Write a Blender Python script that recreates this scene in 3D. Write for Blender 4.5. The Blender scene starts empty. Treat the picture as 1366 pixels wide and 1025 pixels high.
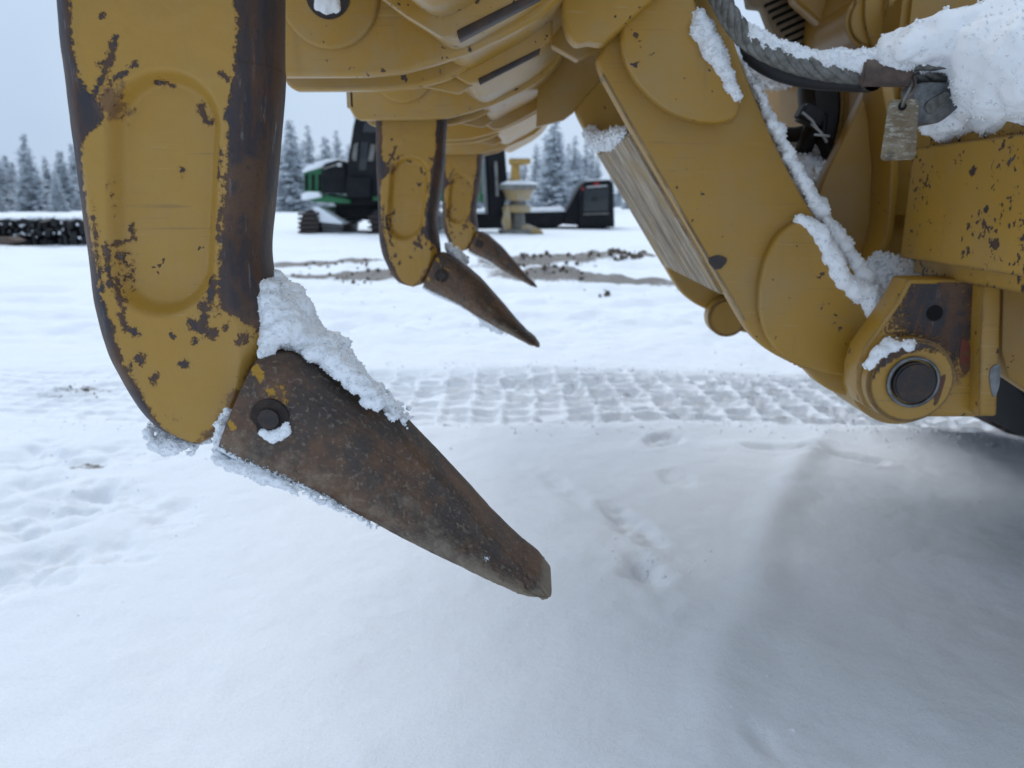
import bpy, bmesh, math, random
import numpy as np
from mathutils import Vector, Matrix, noise as mnoise
random.seed(7); rng = np.random.default_rng(7)
R = math.radians
scene = bpy.context.scene

# ------------------------------------------------------------------ camera
W0, H0, F = 1366.0, 1025.0, 1000.0
CAM_Z = 0.9
PITCH, YAW = R(13.8), R(1.55)
cd = bpy.data.cameras.new('camera'); cam = bpy.data.objects.new('camera', cd)
scene.collection.objects.link(cam); scene.camera = cam
cd.sensor_width = 36.0; cd.lens = 36.0 * F / W0
cd.clip_start = 0.02; cd.clip_end = 3000
cam.location = (0, 0, CAM_Z); cam.rotation_euler = (R(90) - PITCH, 0, YAW)
cd.dof.use_dof = True; cd.dof.focus_distance = 0.74; cd.dof.aperture_fstop = 7.2
MC = Matrix.Rotation(YAW, 3, 'Z') @ Matrix.Rotation(R(90) - PITCH, 3, 'X')

# ------------------------------------------------------------------ sky and sun
world = bpy.data.worlds.new('World'); scene.world = world; world.use_nodes = True
wn = world.node_tree; wn.nodes.clear()
sky = wn.nodes.new('ShaderNodeTexSky'); sky.sky_type = 'NISHITA'; sky.sun_disc = False
sky.sun_elevation = R(60); sky.sun_rotation = R(-30); sky.dust_density = 3.0
tc = wn.nodes.new('ShaderNodeTexCoord'); nz = wn.nodes.new('ShaderNodeTexNoise')
nz.inputs['Scale'].default_value = 1.7; nz.inputs['Detail'].default_value = 4
wn.links.new(tc.outputs['Generated'], nz.inputs['Vector'])
rp = wn.nodes.new('ShaderNodeValToRGB')
rp.color_ramp.elements[0].position = .35; rp.color_ramp.elements[1].position = .68
rp.color_ramp.elements[0].color = (4.7, 6.1, 8.1, 1); rp.color_ramp.elements[1].color = (6.6, 7.9, 9.5, 1)
wn.links.new(nz.outputs['Fac'], rp.inputs['Fac'])
mx = wn.nodes.new('ShaderNodeMix'); mx.data_type = 'RGBA'; mx.inputs[0].default_value = 0.9
wn.links.new(sky.outputs['Color'], mx.inputs[6]); wn.links.new(rp.outputs['Color'], mx.inputs[7])
bg = wn.nodes.new('ShaderNodeBackground'); bg.inputs['Strength'].default_value = 0.1
wo = wn.nodes.new('ShaderNodeOutputWorld')
wn.links.new(mx.outputs[2], bg.inputs['Color']); wn.links.new(bg.outputs[0], wo.inputs['Surface'])
sl = bpy.data.lights.new('sun', 'SUN'); sl.energy = 1.3; sl.angle = R(45); sl.color = (.97, .985, 1)
so = bpy.data.objects.new('sun', sl); scene.collection.objects.link(so)
so.rotation_euler = (R(30), 0, R(-150))
scene.cycles.max_bounces = 12; scene.cycles.diffuse_bounces = 4
vs = scene.view_settings; vs.view_transform = 'Standard'; vs.look = 'None'; vs.exposure = 0.08; vs.gamma = 1.0

# ------------------------------------------------------------------ helpers
def at(px, py, Y):
    """pixel of the photograph -> the point of the plane at lateral distance Y"""
    d = MC @ Vector(((px - W0/2)/F, -(py - H0/2)/F, -1.0))
    k = Y / d.y
    return Vector((d.x*k, Y, CAM_Z + d.z*k))
def xz(px, py, Y):
    p = at(px, py, Y); return (p.x, p.z)
def gnd(px, py):
    d = MC @ Vector(((px - W0/2)/F, -(py - H0/2)/F, -1.0)); k = -CAM_Z/d.z
    return (d.x*k, d.y*k)
COL = scene.collection
def link(name, me, mat=None, parent=None):
    o = bpy.data.objects.new(name, me); COL.objects.link(o)
    if mat is not None and me is not None and not me.materials: me.materials.append(mat)
    if parent is not None: o.parent = parent
    return o
def tag(o, label, cat=None, group=None, kind=None):
    o['label'] = label
    if cat: o['category'] = cat
    if group: o['group'] = group
    if kind: o['kind'] = kind
    return o
def empty(name, loc=(0, 0, 0), rz=0):
    o = bpy.data.objects.new(name, None); COL.objects.link(o)
    o.location = loc; o.rotation_euler = (0, 0, rz); o.empty_display_size = .2
    return o
def wmat(o):
    b = Matrix.Translation(o.location) @ o.rotation_euler.to_matrix().to_4x4()
    return b if o.parent is None else wmat(o.parent) @ o.matrix_parent_inverse @ b
def child(o, parent):
    """parent while keeping the world place of a mesh modelled in world coordinates"""
    o.parent = parent; m = wmat(parent)
    o.matrix_parent_inverse = m.inverted()
    return o
def finish(me, ang=38):
    me.polygons.foreach_set('use_smooth', [True]*len(me.polygons))
    try: me.set_sharp_from_angle(angle=R(ang))
    except Exception: pass
    return me
def from_bm(bm, name, ang=38):
    bmesh.ops.recalc_face_normals(bm, faces=bm.faces)
    me = bpy.data.meshes.new(name); bm.to_mesh(me); bm.free()
    return finish(me, ang)
def np_mesh(name, V, Fc, smooth=True):
    me = bpy.data.meshes.new(name); V = np.asarray(V, np.float32); Fc = np.asarray(Fc, np.int32)
    k = Fc.shape[1]
    me.vertices.add(len(V)); me.vertices.foreach_set('co', V.ravel())
    me.loops.add(Fc.size); me.loops.foreach_set('vertex_index', Fc.ravel())
    me.polygons.add(len(Fc)); me.polygons.foreach_set('loop_start', np.arange(0, Fc.size, k, dtype=np.int32))
    me.polygons.foreach_set('loop_total', np.full(len(Fc), k, np.int32))
    me.update(calc_edges=True); me.validate()
    if smooth: me.polygons.foreach_set('use_smooth', np.ones(len(Fc), bool))
    return me
def attr(me, name, vals):
    a = me.attributes.new(name, 'FLOAT', 'POINT'); a.data.foreach_set('value', np.asarray(vals, np.float32))
def catmull(pts, n=8, closed=True):
    out = []; m = len(pts)
    rngi = range(m) if closed else range(m-1)
    for i in rngi:
        if closed: p = [pts[(i+k) % m] for k in (-1, 0, 1, 2)]
        else: p = [pts[max(0, min(m-1, i+k))] for k in (-1, 0, 1, 2)]
        for j in range(n):
            t = j/n
            out.append(tuple(.5*((2*p[1][c]) + (-p[0][c]+p[2][c])*t + (2*p[0][c]-5*p[1][c]+4*p[2][c]-p[3][c])*t*t
                        + (-p[0][c]+3*p[1][c]-3*p[2][c]+p[3][c])*t**3) for c in range(len(pts[0]))))
    if not closed: out.append(tuple(pts[-1]))
    return out
def PX(pts, Y): return [xz(x, y, Y) for x, y in pts]
def plate_bm(pts, Y0, Y1, bev=.004, seg=2):
    bm = bmesh.new()
    a = [bm.verts.new((x, Y0, z)) for x, z in pts]; b = [bm.verts.new((x, Y1, z)) for x, z in pts]
    bm.faces.new(a); bm.faces.new(list(reversed(b))); n = len(pts)
    for i in range(n): bm.faces.new((a[i], b[i], b[(i+1) % n], a[(i+1) % n]))
    bmesh.ops.recalc_face_normals(bm, faces=bm.faces)
    if bev > 0:
        es = [e for e in bm.edges if len(e.link_faces) == 2 and e.calc_face_angle() > R(28)]
        bmesh.ops.bevel(bm, geom=es, offset=bev, segments=seg, profile=.5, affect='EDGES', clamp_overlap=True)
    return bm
def plate(name, pts, Y0, Y1, mat, parent=None, bev=.004, seg=2, sm=0):
    if sm: pts = catmull(pts, sm)
    o = link(name, from_bm(plate_bm(pts, Y0, Y1, bev, seg), name), mat)
    if parent: child(o, parent)
    return o
def box_bm(c, s, bev=.004, seg=2, rot=None, bm=None):
    b = bmesh.new() if bm is None else bm
    r = bmesh.ops.create_cube(b, size=1.0); vs_ = r['verts']
    M = Matrix.Translation(c) @ ((rot.to_4x4()) if rot is not None else Matrix.Identity(4)) @ Matrix.Diagonal((s[0], s[1], s[2], 1))
    bmesh.ops.transform(b, matrix=M, verts=vs_)
    if bev > 0:
        es = list({e for v in vs_ for e in v.link_edges})
        bmesh.ops.bevel(b, geom=es, offset=bev, segments=seg, affect='EDGES', clamp_overlap=True)
    return b
def box(name, c, s, mat, parent=None, bev=.004, rot=None, seg=2):
    o = link(name, from_bm(box_bm(c, s, bev, seg, rot), name), mat)
    if parent: child(o, parent)
    return o
def pbox(name, x0, y0, x1, y1, Y0, Y1, mat, parent=None, bev=.03):
    a = at(x0, y0, Y0); b = at(x1, y1, Y0)
    return box(name, ((a.x+b.x)/2, (Y0+Y1)/2, (a.z+b.z)/2), (abs(b.x-a.x), Y1-Y0, abs(a.z-b.z)), mat, parent, bev)
def cyl_bm(p0, p1, r0, r1=None, n=32, bev=0, bm=None):
    b = bmesh.new() if bm is None else bm
    p0, p1 = Vector(p0), Vector(p1); d = p1-p0; r1 = r0 if r1 is None else r1
    M = Matrix.Translation((p0+p1)/2) @ d.to_track_quat('Z', 'Y').to_matrix().to_4x4()
    r = bmesh.ops.create_cone(b, cap_ends=True, segments=n, radius1=r0, radius2=r1, depth=d.length, matrix=M)
    if bev:
        es = [e for e in {e for v in r['verts'] for e in v.link_edges} if len(e.link_faces) == 2 and e.calc_face_angle() > R(50)]
        bmesh.ops.bevel(b, geom=es, offset=bev, segments=2, affect='EDGES', clamp_overlap=True)
    return b
def cyl(name, p0, p1, r0, mat, parent=None, r1=None, n=32, bev=0):
    o = link(name, from_bm(cyl_bm(p0, p1, r0, r1, n, bev), name), mat)
    if parent: child(o, parent)
    return o
def tube_arrays(path, r, n=8, r_end=None):
    P = np.array(path, float); m = len(P); T = np.gradient(P, axis=0); T /= np.linalg.norm(T, axis=1)[:, None]
    up = np.array([0, 0, 1.]); V = []
    for i in range(m):
        t = T[i]; a = np.cross(t, up)
        if np.linalg.norm(a) < 1e-3: a = np.cross(t, [0, 1, 0])
        a /= np.linalg.norm(a); b = np.cross(t, a)
        rr = r if r_end is None else r + (r_end-r)*i/(m-1)
        for k in range(n):
            th = 2*math.pi*k/n; V.append(P[i] + rr*(math.cos(th)*a + math.sin(th)*b))
    Fc = [(i*n+k, i*n+(k+1) % n, (i+1)*n+(k+1) % n, (i+1)*n+k) for i in range(m-1) for k in range(n)]
    return V, Fc
def tube(name, path, r, mat, parent=None, n=10, r_end=None):
    V, Fc = tube_arrays(path, r, n, r_end)
    o = link(name, np_mesh(name, V, Fc), mat)
    if parent: child(o, parent)
    return o
def vnoise(x, y, seed=0):
    xi = np.floor(x).astype(np.int64); yi = np.floor(y).astype(np.int64); fx = x-xi; fy = y-yi
    fx = fx*fx*fx*(fx*(fx*6-15)+10); fy = fy*fy*fy*(fy*(fy*6-15)+10)
    def h(a, b):
        n = (a*374761393 + b*668265263 + seed*974711) & 0x7fffffff
        n = ((n ^ (n >> 13))*1274126177) & 0x7fffffff
        return ((n ^ (n >> 16)) & 0xffff)/65535.0
    return (h(xi, yi)*(1-fx)+h(xi+1, yi)*fx)*(1-fy) + (h(xi, yi+1)*(1-fx)+h(xi+1, yi+1)*fx)*fy - .5
def fbm(x, y, o=4, seed=0):
    s = 0; a = 1
    for i in range(o): s = s + a*vnoise(x*2**i+17*i, y*2**i-9*i, seed+i); a *= .5
    return s
def noise3(P, seed=0):
    I = np.floor(P).astype(np.int64); f = P-I; f = f*f*(3-2*f)
    def h(a, b, c):
        n = (a*374761393 + b*668265263 + c*2147483647 + seed*974711) & 0x7fffffff
        n = ((n ^ (n >> 13))*1274126177) & 0x7fffffff
        return ((n ^ (n >> 16)) & 0xffff)/65535.0
    r = 0
    for a in (0, 1):
        for b in (0, 1):
            for c in (0, 1):
                w = (f[:, 0] if a else 1-f[:, 0])*(f[:, 1] if b else 1-f[:, 1])*(f[:, 2] if c else 1-f[:, 2])
                r = r + w*h(I[:, 0]+a, I[:, 1]+b, I[:, 2]+c)
    return r - .5
def sstep(a, b, v):
    t = np.clip((v-a)/(b-a), 0, 1); return t*t*(3-2*t)
def seg_dist(x, y, pts):
    d = np.full(np.shape(x), 1e9)
    for (ax, ay), (bx, by) in zip(pts[:-1], pts[1:]):
        vx, vy = bx-ax, by-ay; L = vx*vx+vy*vy+1e-12
        t = np.clip(((x-ax)*vx+(y-ay)*vy)/L, 0, 1)
        d = np.minimum(d, np.hypot(x-ax-t*vx, y-ay-t*vy))
    return d

# ------------------------------------------------------------------ materials
class Mat:
    def __init__(s, name):
        s.m = bpy.data.materials.new(name); s.m.use_nodes = True; s.t = s.m.node_tree; s.t.nodes.clear()
        s.out = s.t.nodes.new('ShaderNodeOutputMaterial'); s.b = s.t.nodes.new('ShaderNodeBsdfPrincipled')
        s.t.links.new(s.b.outputs[0], s.out.inputs[0])
        s.pos = s.n('ShaderNodeNewGeometry').outputs['Position']
    def n(s, ty, ins=None, **pr):
        nd = s.t.nodes.new(ty)
        for k, v in pr.items(): setattr(nd, k, v)
        for k, v in (ins or {}).items(): s.set(nd.inputs[k], v)
        return nd
    def set(s, sock, v):
        if isinstance(v, bpy.types.NodeSocket): s.t.links.new(v, sock)
        else:
            if sock.type == 'RGBA' and len(v) == 3: v = (*v, 1)
            sock.default_value = v
    def noise(s, scale, detail=4, rough=.55, vec=None, dist=0, out='Fac'):
        return s.n('ShaderNodeTexNoise', {'Vector': vec if vec is not None else s.pos, 'Scale': scale, 'Detail': detail, 'Roughness': rough, 'Distortion': dist}).outputs[out]
    def mix(s, f, a, b):
        nd = s.n('ShaderNodeMix', data_type='RGBA'); s.set(nd.inputs[0], f); s.set(nd.inputs[6], a); s.set(nd.inputs[7], b)
        return nd.outputs[2]
    def math(s, op, a, b=0.0, clamp=False):
        nd = s.n('ShaderNodeMath', operation=op, use_clamp=clamp); s.set(nd.inputs[0], a); s.set(nd.inputs[1], b)
        return nd.outputs[0]
    def ramp(s, v, a, b, lo=0.0, hi=1.0):
        nd = s.n('ShaderNodeMapRange', interpolation_type='SMOOTHSTEP')
        for i, x in enumerate((v, a, b, lo, hi)): s.set(nd.inputs[i], x)
        return nd.outputs[0]
    def attr(s, name): return s.n('ShaderNodeAttribute', attribute_name=name).outputs['Fac']
    def stretch(s, scl, rot=(0, 0, 0), obj=False):
        v = s.n('ShaderNodeTexCoord').outputs['Object'] if obj else s.pos
        return s.n('ShaderNodeMapping', {'Vector': v, 'Scale': scl, 'Rotation': rot}).outputs[0]
    def bump(s, h, dist, strength=1.0, nrm=None):
        nd = s.n('ShaderNodeBump', {'Height': h, 'Distance': dist, 'Strength': strength})
        if nrm is not None: s.set(nd.inputs['Normal'], nrm)
        return nd.outputs[0]
    def done(s, col, rough=.6, metal=0.0, nrm=None, spec=.4):
        s.set(s.b.inputs['Base Color'], col); s.set(s.b.inputs['Roughness'], rough); s.set(s.b.inputs['Metallic'], metal)
        s.b.inputs['Specular IOR Level'].default_value = spec
        if nrm is not None: s.set(s.b.inputs['Normal'], nrm)
        return s.m
YEL = (.40, .221, .027)
def bare_colour(m):
    v = m.noise(1.0, 7, .72, vec=m.stretch((60, 60, 14)), dist=.3)
    c = m.mix(m.ramp(v, .40, .62), (.036, .033, .040), (.092, .046, .026))
    c = m.mix(m.ramp(m.noise(14, 5, .7), .50, .66, 0, .8), c, (.125, .066, .034))
    c = m.mix(m.ramp(m.noise(210, 5, .7), .56, .66, 0, .6), c, (.028, .024, .026))
    sc = m.noise(1.0, 6, .75, vec=m.stretch((130, 130, 16)))
    return m.mix(m.ramp(sc, .58, .70, 0, .85), c, (.20, .195, .20))
def paint(name, base=YEL, edge=0.0, edge_r=.006, edge_col=None, chips=0.0, dirt=.25, dirt_col=(.30, .25, .18), rough=.40, chip_scale=70, chips2=0.0):
    m = Mat(name)
    lo = m.noise(3.2, 5, .6); fi = m.noise(26, 4, .6)
    col = m.mix(m.ramp(lo, .3, .7, 0, .5), base, tuple(c*k for c, k in zip(base, (.80, .76, .66))))
    drt = m.math('MULTIPLY', m.ramp(m.noise(7, 6, .7), .40, .75), dirt)
    col = m.mix(drt, col, dirt_col)
    streak = m.noise(1.0, 4, .6, vec=m.stretch((45, 45, 5)))
    col = m.mix(m.ramp(streak, .55, .8, 0, .22), col, (.14, .095, .05))
    rust = m.attr('rust')
    rmask = m.ramp(m.math('ADD', rust, m.math('MULTIPLY', m.math('SUBTRACT', m.noise(90, 6, .7), .5), 1.6)), .38, .62)
    col = m.mix(m.math('MULTIPLY', rmask, .85), col, m.mix(fi, (.17, .075, .018), (.09, .04, .018)))
    wear = m.attr('wear')
    jag = m.math('MULTIPLY', m.math('SUBTRACT', m.noise(165, 9, .80), .5), 1.75)
    wj = m.math('ADD', wear, m.math('MULTIPLY', jag, m.ramp(wear, .0, .25)))
    mask = m.ramp(wj, .485, .515)
    if chips > 0:
        gate = m.ramp(m.noise(9, 3), .38, .60)
        ch = m.ramp(m.math('MULTIPLY', m.noise(chip_scale, 4, .55), m.math('ADD', m.math('MULTIPLY', gate, .22), .78)), .665-.05*chips, .68-.05*chips)
        mask = m.math('MAXIMUM', mask, ch)
    if chips2 > 0: mask = m.math('MAXIMUM', mask, m.ramp(m.noise(27, 7, .62), .70-.05*chips2, .705-.05*chips2))
    bare = bare_colour(m)
    if edge > 0:
        bv = m.n('ShaderNodeBevel', {'Radius': edge_r}, samples=3)
        geo = m.n('ShaderNodeNewGeometry')
        dt = m.n('ShaderNodeVectorMath', {0: bv.outputs[0], 1: geo.outputs['Normal']}, operation='DOT_PRODUCT').outputs['Value']
        e = m.math('SUBTRACT', 1.0, dt)
        em = m.ramp(m.math('ADD', m.math('MULTIPLY', e, 4.0), m.math('MULTIPLY', m.math('SUBTRACT', m.noise(38, 6, .7), .5), 2.6)), .75-edge*.6, 1.0-edge*.6)
        em = m.math('MULTIPLY', em, m.ramp(e, .004, .02))
        if edge_col is None: mask = m.math('MAXIMUM', mask, em)
        else: col = m.mix(m.math('MULTIPLY', em, .85), col, edge_col)
    halo = m.ramp(wj, .36, .49)
    col = m.mix(m.math('MULTIPLY', halo, .55), col, (.20, .095, .028))
    for rot, sc_, cc_ in (((R(20), R(35), 0), (9, 260, 260), (.17, .11, .045)), ((R(-10), R(-50), R(20)), (12, 300, 300), (.45, .33, .14)), ((0, R(80), 0), (7, 220, 220), (.13, .085, .04))):
        sn_ = m.noise(1.0, 2, .5, vec=m.stretch(sc_, rot)); gate_ = m.ramp(m.noise(5.5, 3), .46, .62)
        col = m.mix(m.math('MULTIPLY', m.math('MULTIPLY', m.ramp(sn_, .665, .70), gate_), .42), col, cc_)
    full = m.mix(mask, col, bare)
    n1 = m.bump(m.math('SUBTRACT', 1.0, mask), .0007, .9)
    n2 = m.bump(m.noise(330, 3), .0004, .5, n1)
    n3 = m.bump(m.noise(30, 3), .0012, .35, n2)
    return m.done(full, m.math('ADD', rough, m.math('MULTIPLY', mask, .16)), m.math('MULTIPLY', mask, .25), n3, .5)
def simple(name, col, col2=None, rough=.6, scale=12, metal=0.0, bump=.001, spec=.4):
    m = Mat(name); c2 = col2 or tuple(c*.6 for c in col)
    c = m.mix(m.ramp(m.noise(scale, 6, .65), .35, .68), col, c2)
    return m.done(c, rough, metal, m.bump(m.noise(scale*6, 4), bump, .6), spec)
def snow_mat(name, scale=1.0, ground=False):
    m = Mat(name)
    col = m.mix(m.noise(3.0, 4), (.86, .895, .935), (.91, .93, .955))
    if ground:
        mud = m.attr('mud')
        mm = m.ramp(m.math('ADD', mud, m.math('MULTIPLY', m.math('SUBTRACT', m.noise(24, 7, .75), .5), .9)), .42, .58)
        mm = m.math('MULTIPLY', mm, m.ramp(mud, .02, .15))
        col = m.mix(mm, col, m.mix(m.noise(40, 4), (.085, .066, .048), (.21, .17, .125)))
        near = m.noise(55, 5, .65); fine = m.noise(420, 3, .6); md = m.noise(13, 4)
        nr = m.bump(md, .012, .35); nr = m.bump(near, .005, .5, nr); nr = m.bump(fine, .0024, .9, nr); col = m.mix(m.ramp(m.noise(210, 4, .7), .40, .72, 0, .55), col, (.74, .79, .85))
    else:
        nr = m.bump(m.noise(300*scale, 4, .7), .0012/scale, .7)
    return m.done(col, .75, 0, nr, .25)
M = {}
M['shank'] = paint('worn_yellow_shank', dirt=.18, chips=.15)
M['shank_far'] = paint('worn_yellow_shank_far', edge=.55, edge_r=.012, chips=.25, dirt=.3)
M['beam'] = paint('yellow_beam', edge=.5, edge_r=.010, edge_col=(.30, .26, .20), dirt=.75, dirt_col=(.25, .185, .10), chips=.1)
M['belly'] = paint('muddy_yellow_belly', dirt=1.0, dirt_col=(.33, .27, .19), chips=.4)
M['pocket'] = paint('yellow_pocket', edge=.45, edge_r=.008, edge_col=(.32, .28, .22), dirt=.6, dirt_col=(.33, .25, .14), chips=.5)
M['link'] = paint('yellow_link', base=(.39, .213, .025), edge=.2, edge_r=.006, edge_col=(.34, .28, .19), dirt=.5, dirt_col=(.30, .215, .10), rough=.45, chips=.15)
M['dozer'] = paint('yellow_dozer', base=(.39, .213, .025), edge=.25, edge_r=.006, dirt=.25, chips=.1)
M['speck'] = paint('yellow_specked', base=(.405, .225, .028), edge=.3, edge_r=.008, dirt=.2, chips=2.3, chip_scale=110, chips2=1.0)
M['bracket'] = paint('yellow_bracket_rubbed', base=(.39, .213, .025), edge=.6, edge_r=.008, dirt=.35, chips=.2)
M['shade'] = paint('yellow_shaded', base=(.34, .185, .023), dirt=.3)  # darker copy of the yellow, shade put into the colour of recessed parts
M['snow'] = snow_mat('clinging_snow'); M['ground'] = snow_mat('ground_snow', ground=True)
M['softsnow'] = snow_mat('settled_snow', .12)
M['black'] = simple('black_plastic', (.012, .012, .014), (.02, .02, .022), .55)
M['blackpaint'] = simple('black_paint', (.006, .007, .009), (.012, .013, .016), .6, 4, 0, .001, .2)
M['darksteel'] = simple('dark_steel', (.045, .043, .045), (.09, .06, .045), .55, 30, .5)
M['steel'] = simple('galvanised_steel', (.23, .24, .25), (.10, .105, .11), .45, 40, .6)
M['rusty'] = simple('rusty_sleeve', (.10, .075, .065), (.16, .12, .10), .8, 60, .2)
M['rope'] = simple('wire_rope_steel', (.22, .22, .205), (.11, .11, .10), .55, 90, .55)
M['tan'] = simple('dusty_tan_panel', (.30, .235, .15), (.20, .15, .09), .7, 14)
M['green'] = simple('green_paint', (.02, .16, .06), (.018, .11, .045), .4, 3)
M['glass'] = simple('dark_glass', (.008, .010, .013), (.014, .017, .02), .15, 2, 0, .0002, .5)
M['greyfar'] = simple('grey_steel_far', (.22, .215, .20), (.13, .125, .115), .6, 5, .3)
M['yellowfar'] = simple('yellow_far', (.34, .23, .085), (.33, .29, .22), .5, 4)
M['yellowmast'] = simple('yellow_mast', (.42, .25, .05), (.30, .19, .06), .5, 4)
M['red'] = simple('red_lens', (.35, .015, .015), None, .2)
M['oldred'] = simple('faded_red_paint', (.16, .035, .022), (.11, .06, .03), .6, 60)
M['white'] = simple('white_plastic', (.5, .5, .5), (.35, .35, .35), .4)
M['bark'] = simple('bark', (.055, .045, .04), (.10, .09, .085), .9, 6)
M['pinshade_rust'] = simple('pin_recess_shade_rust', (.022, .018, .017), (.05, .032, .024), .85, 90)  # dark rust disc, shadow of the pin recess put into its colour
M['pinsteel'] = simple('pin_steel', (.030, .027, .030), (.055, .04, .034), .5, 120, .3)
M['hole'] = simple('hole_dark', (.006, .005, .005), None, .9)
M['scuff'] = None
def scuff():
    m = Mat('scraped_link_underside')
    v1 = m.noise(1.0, 7, .78, vec=m.stretch((7, 46, 30), obj=True), dist=.4); v2 = m.noise(1.0, 5, .65, vec=m.stretch((3.5, 16, 10), obj=True), dist=.6)
    c = m.mix(m.ramp(v1, .36, .64), (.17, .115, .065), (.50, .42, .31))
    c = m.mix(m.ramp(v2, .47, .62, 0, .9), c, (.15, .11, .07)); c = m.mix(m.ramp(m.noise(11, 6, .7), .52, .62, 0, .6), c, (.33, .21, .06))
    return m.done(c, .75, 0, m.bump(v1, .002, .4))
M['scuff'] = scuff()
def tip_mat():
    m = Mat('rusty_tip_steel')
    c = m.mix(m.ramp(m.noise(16, 6, .68), .40, .62), (.062, .049, .042), (.145, .078, .045))
    c = m.mix(m.ramp(m.noise(70, 6, .72), .52, .68, 0, .75), c, (.15, .082, .045))
    c = m.mix(m.ramp(m.noise(260, 3, .6), .55, .68, 0, .55), c, (.24, .195, .15))
    c = m.mix(m.ramp(m.noise(1, 5, .7, vec=m.stretch((60, 60, 60), (0, R(40), 0))), .62, .75, 0, .5), c, (.02, .02, .024))
    mud = m.ramp(m.math('ADD', m.attr('mud'), m.math('MULTIPLY', m.math('SUBTRACT', m.noise(60, 7, .75), .5), 1.2)), .25, .70)
    c = m.mix(m.math('MULTIPLY', mud, .85), c, m.mix(m.noise(180, 4), (.16, .125, .09), (.30, .25, .19)))
    pm = m.ramp(m.math('ADD', m.attr('wear'), m.math('MULTIPLY', m.math('SUBTRACT', m.noise(150, 7, .75), .5), 1.5)), .54, .60)
    c = m.mix(pm, c, YEL)
    fr = m.ramp(m.math('ADD', m.attr('frost'), m.math('MULTIPLY', m.math('SUBTRACT', m.noise(330, 5, .75), .5), 1.5)), .5, .62)
    c = m.mix(fr, c, (.82, .86, .90))
    nr = m.bump(m.noise(45, 5, .65), .0035, .55); nr = m.bump(m.noise(300, 4, .7), .0011, .9, nr); nr = m.bump(fr, .0018, .8, nr)
    return m.done(c, .62, .12, nr, .4)
M['tip'] = tip_mat()
def needle_mat():
    m = Mat('snow_dusted_needles')
    geo = m.n('ShaderNodeNewGeometry'); sx = m.n('ShaderNodeSeparateXYZ', {0: geo.outputs['Normal']}).outputs['Z']
    up = m.math('ABSOLUTE', sx)
    sn = m.ramp(m.math('ADD', up, m.math('MULTIPLY', m.math('SUBTRACT', m.noise(1.6, 5, .7), .5), 1.9)), .42, .70)
    c = m.mix(m.noise(2.5, 3), (.030, .048, .040), (.06, .085, .065))
    return m.done(m.mix(m.math('MULTIPLY', sn, .85), c, (.78, .83, .88)), .8)
M['needle'] = needle_mat()

# ------------------------------------------------------------------ snow clumps
def snow(name, label, balls, voxel=.0026, disp=.0022, nsc=140, seed=1, parent=None, mat=None, crumbs=None, csize=None):
    if crumbs is None: crumbs = 800
    csize = (csize or voxel)*.72
    bm = bmesh.new()
    for b in balls:
        r = b[3]; s = b[4] if len(b) > 4 else (1, 1, 1)
        bmesh.ops.create_icosphere(bm, subdivisions=1 if r < voxel*3 else 2, radius=1.0,
            matrix=Matrix.Translation(b[:3]) @ Matrix.Diagonal((r*s[0], r*s[1], r*s[2], 1)))
    me = bpy.data.meshes.new(name); bm.to_mesh(me); bm.free()
    tmp = bpy.data.objects.new('tmp', me); COL.objects.link(tmp)
    md = tmp.modifiers.new('r', 'REMESH'); md.mode = 'VOXEL'; md.voxel_size = voxel
    sm_ = tmp.modifiers.new('s', 'SMOOTH'); sm_.factor = .5; sm_.iterations = 2
    dg = bpy.context.evaluated_depsgraph_get(); out = bpy.data.meshes.new_from_object(tmp.evaluated_get(dg))
    bpy.data.objects.remove(tmp); bpy.data.meshes.remove(me)
    n = len(out.vertices); co = np.empty(n*3, np.float32); out.vertices.foreach_get('co', co); co = co.reshape(-1, 3)
    nr = np.empty(n*3, np.float32); out.vertices.foreach_get('normal', nr); nr = nr.reshape(-1, 3)
    q = co.astype(float)
    d = 1.0*noise3(q*nsc, seed) + 1.0*noise3(q*nsc*2.3, seed+1) + 1.0*noise3(q*nsc*.33, seed+2)
    co = co + nr*(d*disp)[:, None]
    nf = len(out.polygons); fl = np.empty(len(out.loops), np.int32); out.loops.foreach_get('vertex_index', fl)
    lt = np.empty(nf, np.int32); out.polygons.foreach_get('loop_total', lt); ls = np.empty(nf, np.int32); out.polygons.foreach_get('loop_start', ls)
    qd = ls[lt == 4]; tr_ = ls[lt == 3]
    tris = np.concatenate([fl[qd[:, None]+np.array([0, 1, 2])], fl[qd[:, None]+np.array([0, 2, 3])], fl[tr_[:, None]+np.array([0, 1, 2])]])
    if crumbs:      # loose grains standing on the surface
        rg = np.random.default_rng(seed+5); k = rg.integers(0, n, crumbs); r = csize*rg.uniform(.35, 1.15, crumbs)**1.3
        O = np.array([(1, 0, 0), (-1, 0, 0), (0, 1, 0), (0, -1, 0), (0, 0, 1), (0, 0, -1)], float)
        OF = np.array([(0, 2, 4), (2, 1, 4), (1, 3, 4), (3, 0, 4), (2, 0, 5), (1, 2, 5), (3, 1, 5), (0, 3, 5)])
        G = (O[None] + rg.uniform(-.45, .45, (crumbs, 6, 3)))*r[:, None, None] + (co[k] + nr[k]*(r*.25)[:, None])[:, None]
        tris = np.concatenate([tris, (OF[None] + (n + 6*np.arange(crumbs))[:, None, None]).reshape(-1, 3)])
        co = np.concatenate([co, G.reshape(-1, 3)])
    bpy.data.meshes.remove(out)
    out = np_mesh(name, co, tris)
    o = link(name, out, mat or M['snow'])
    if parent: child(o, parent)
    else: tag(o, label, 'snow', None, 'stuff')
    return o
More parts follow.
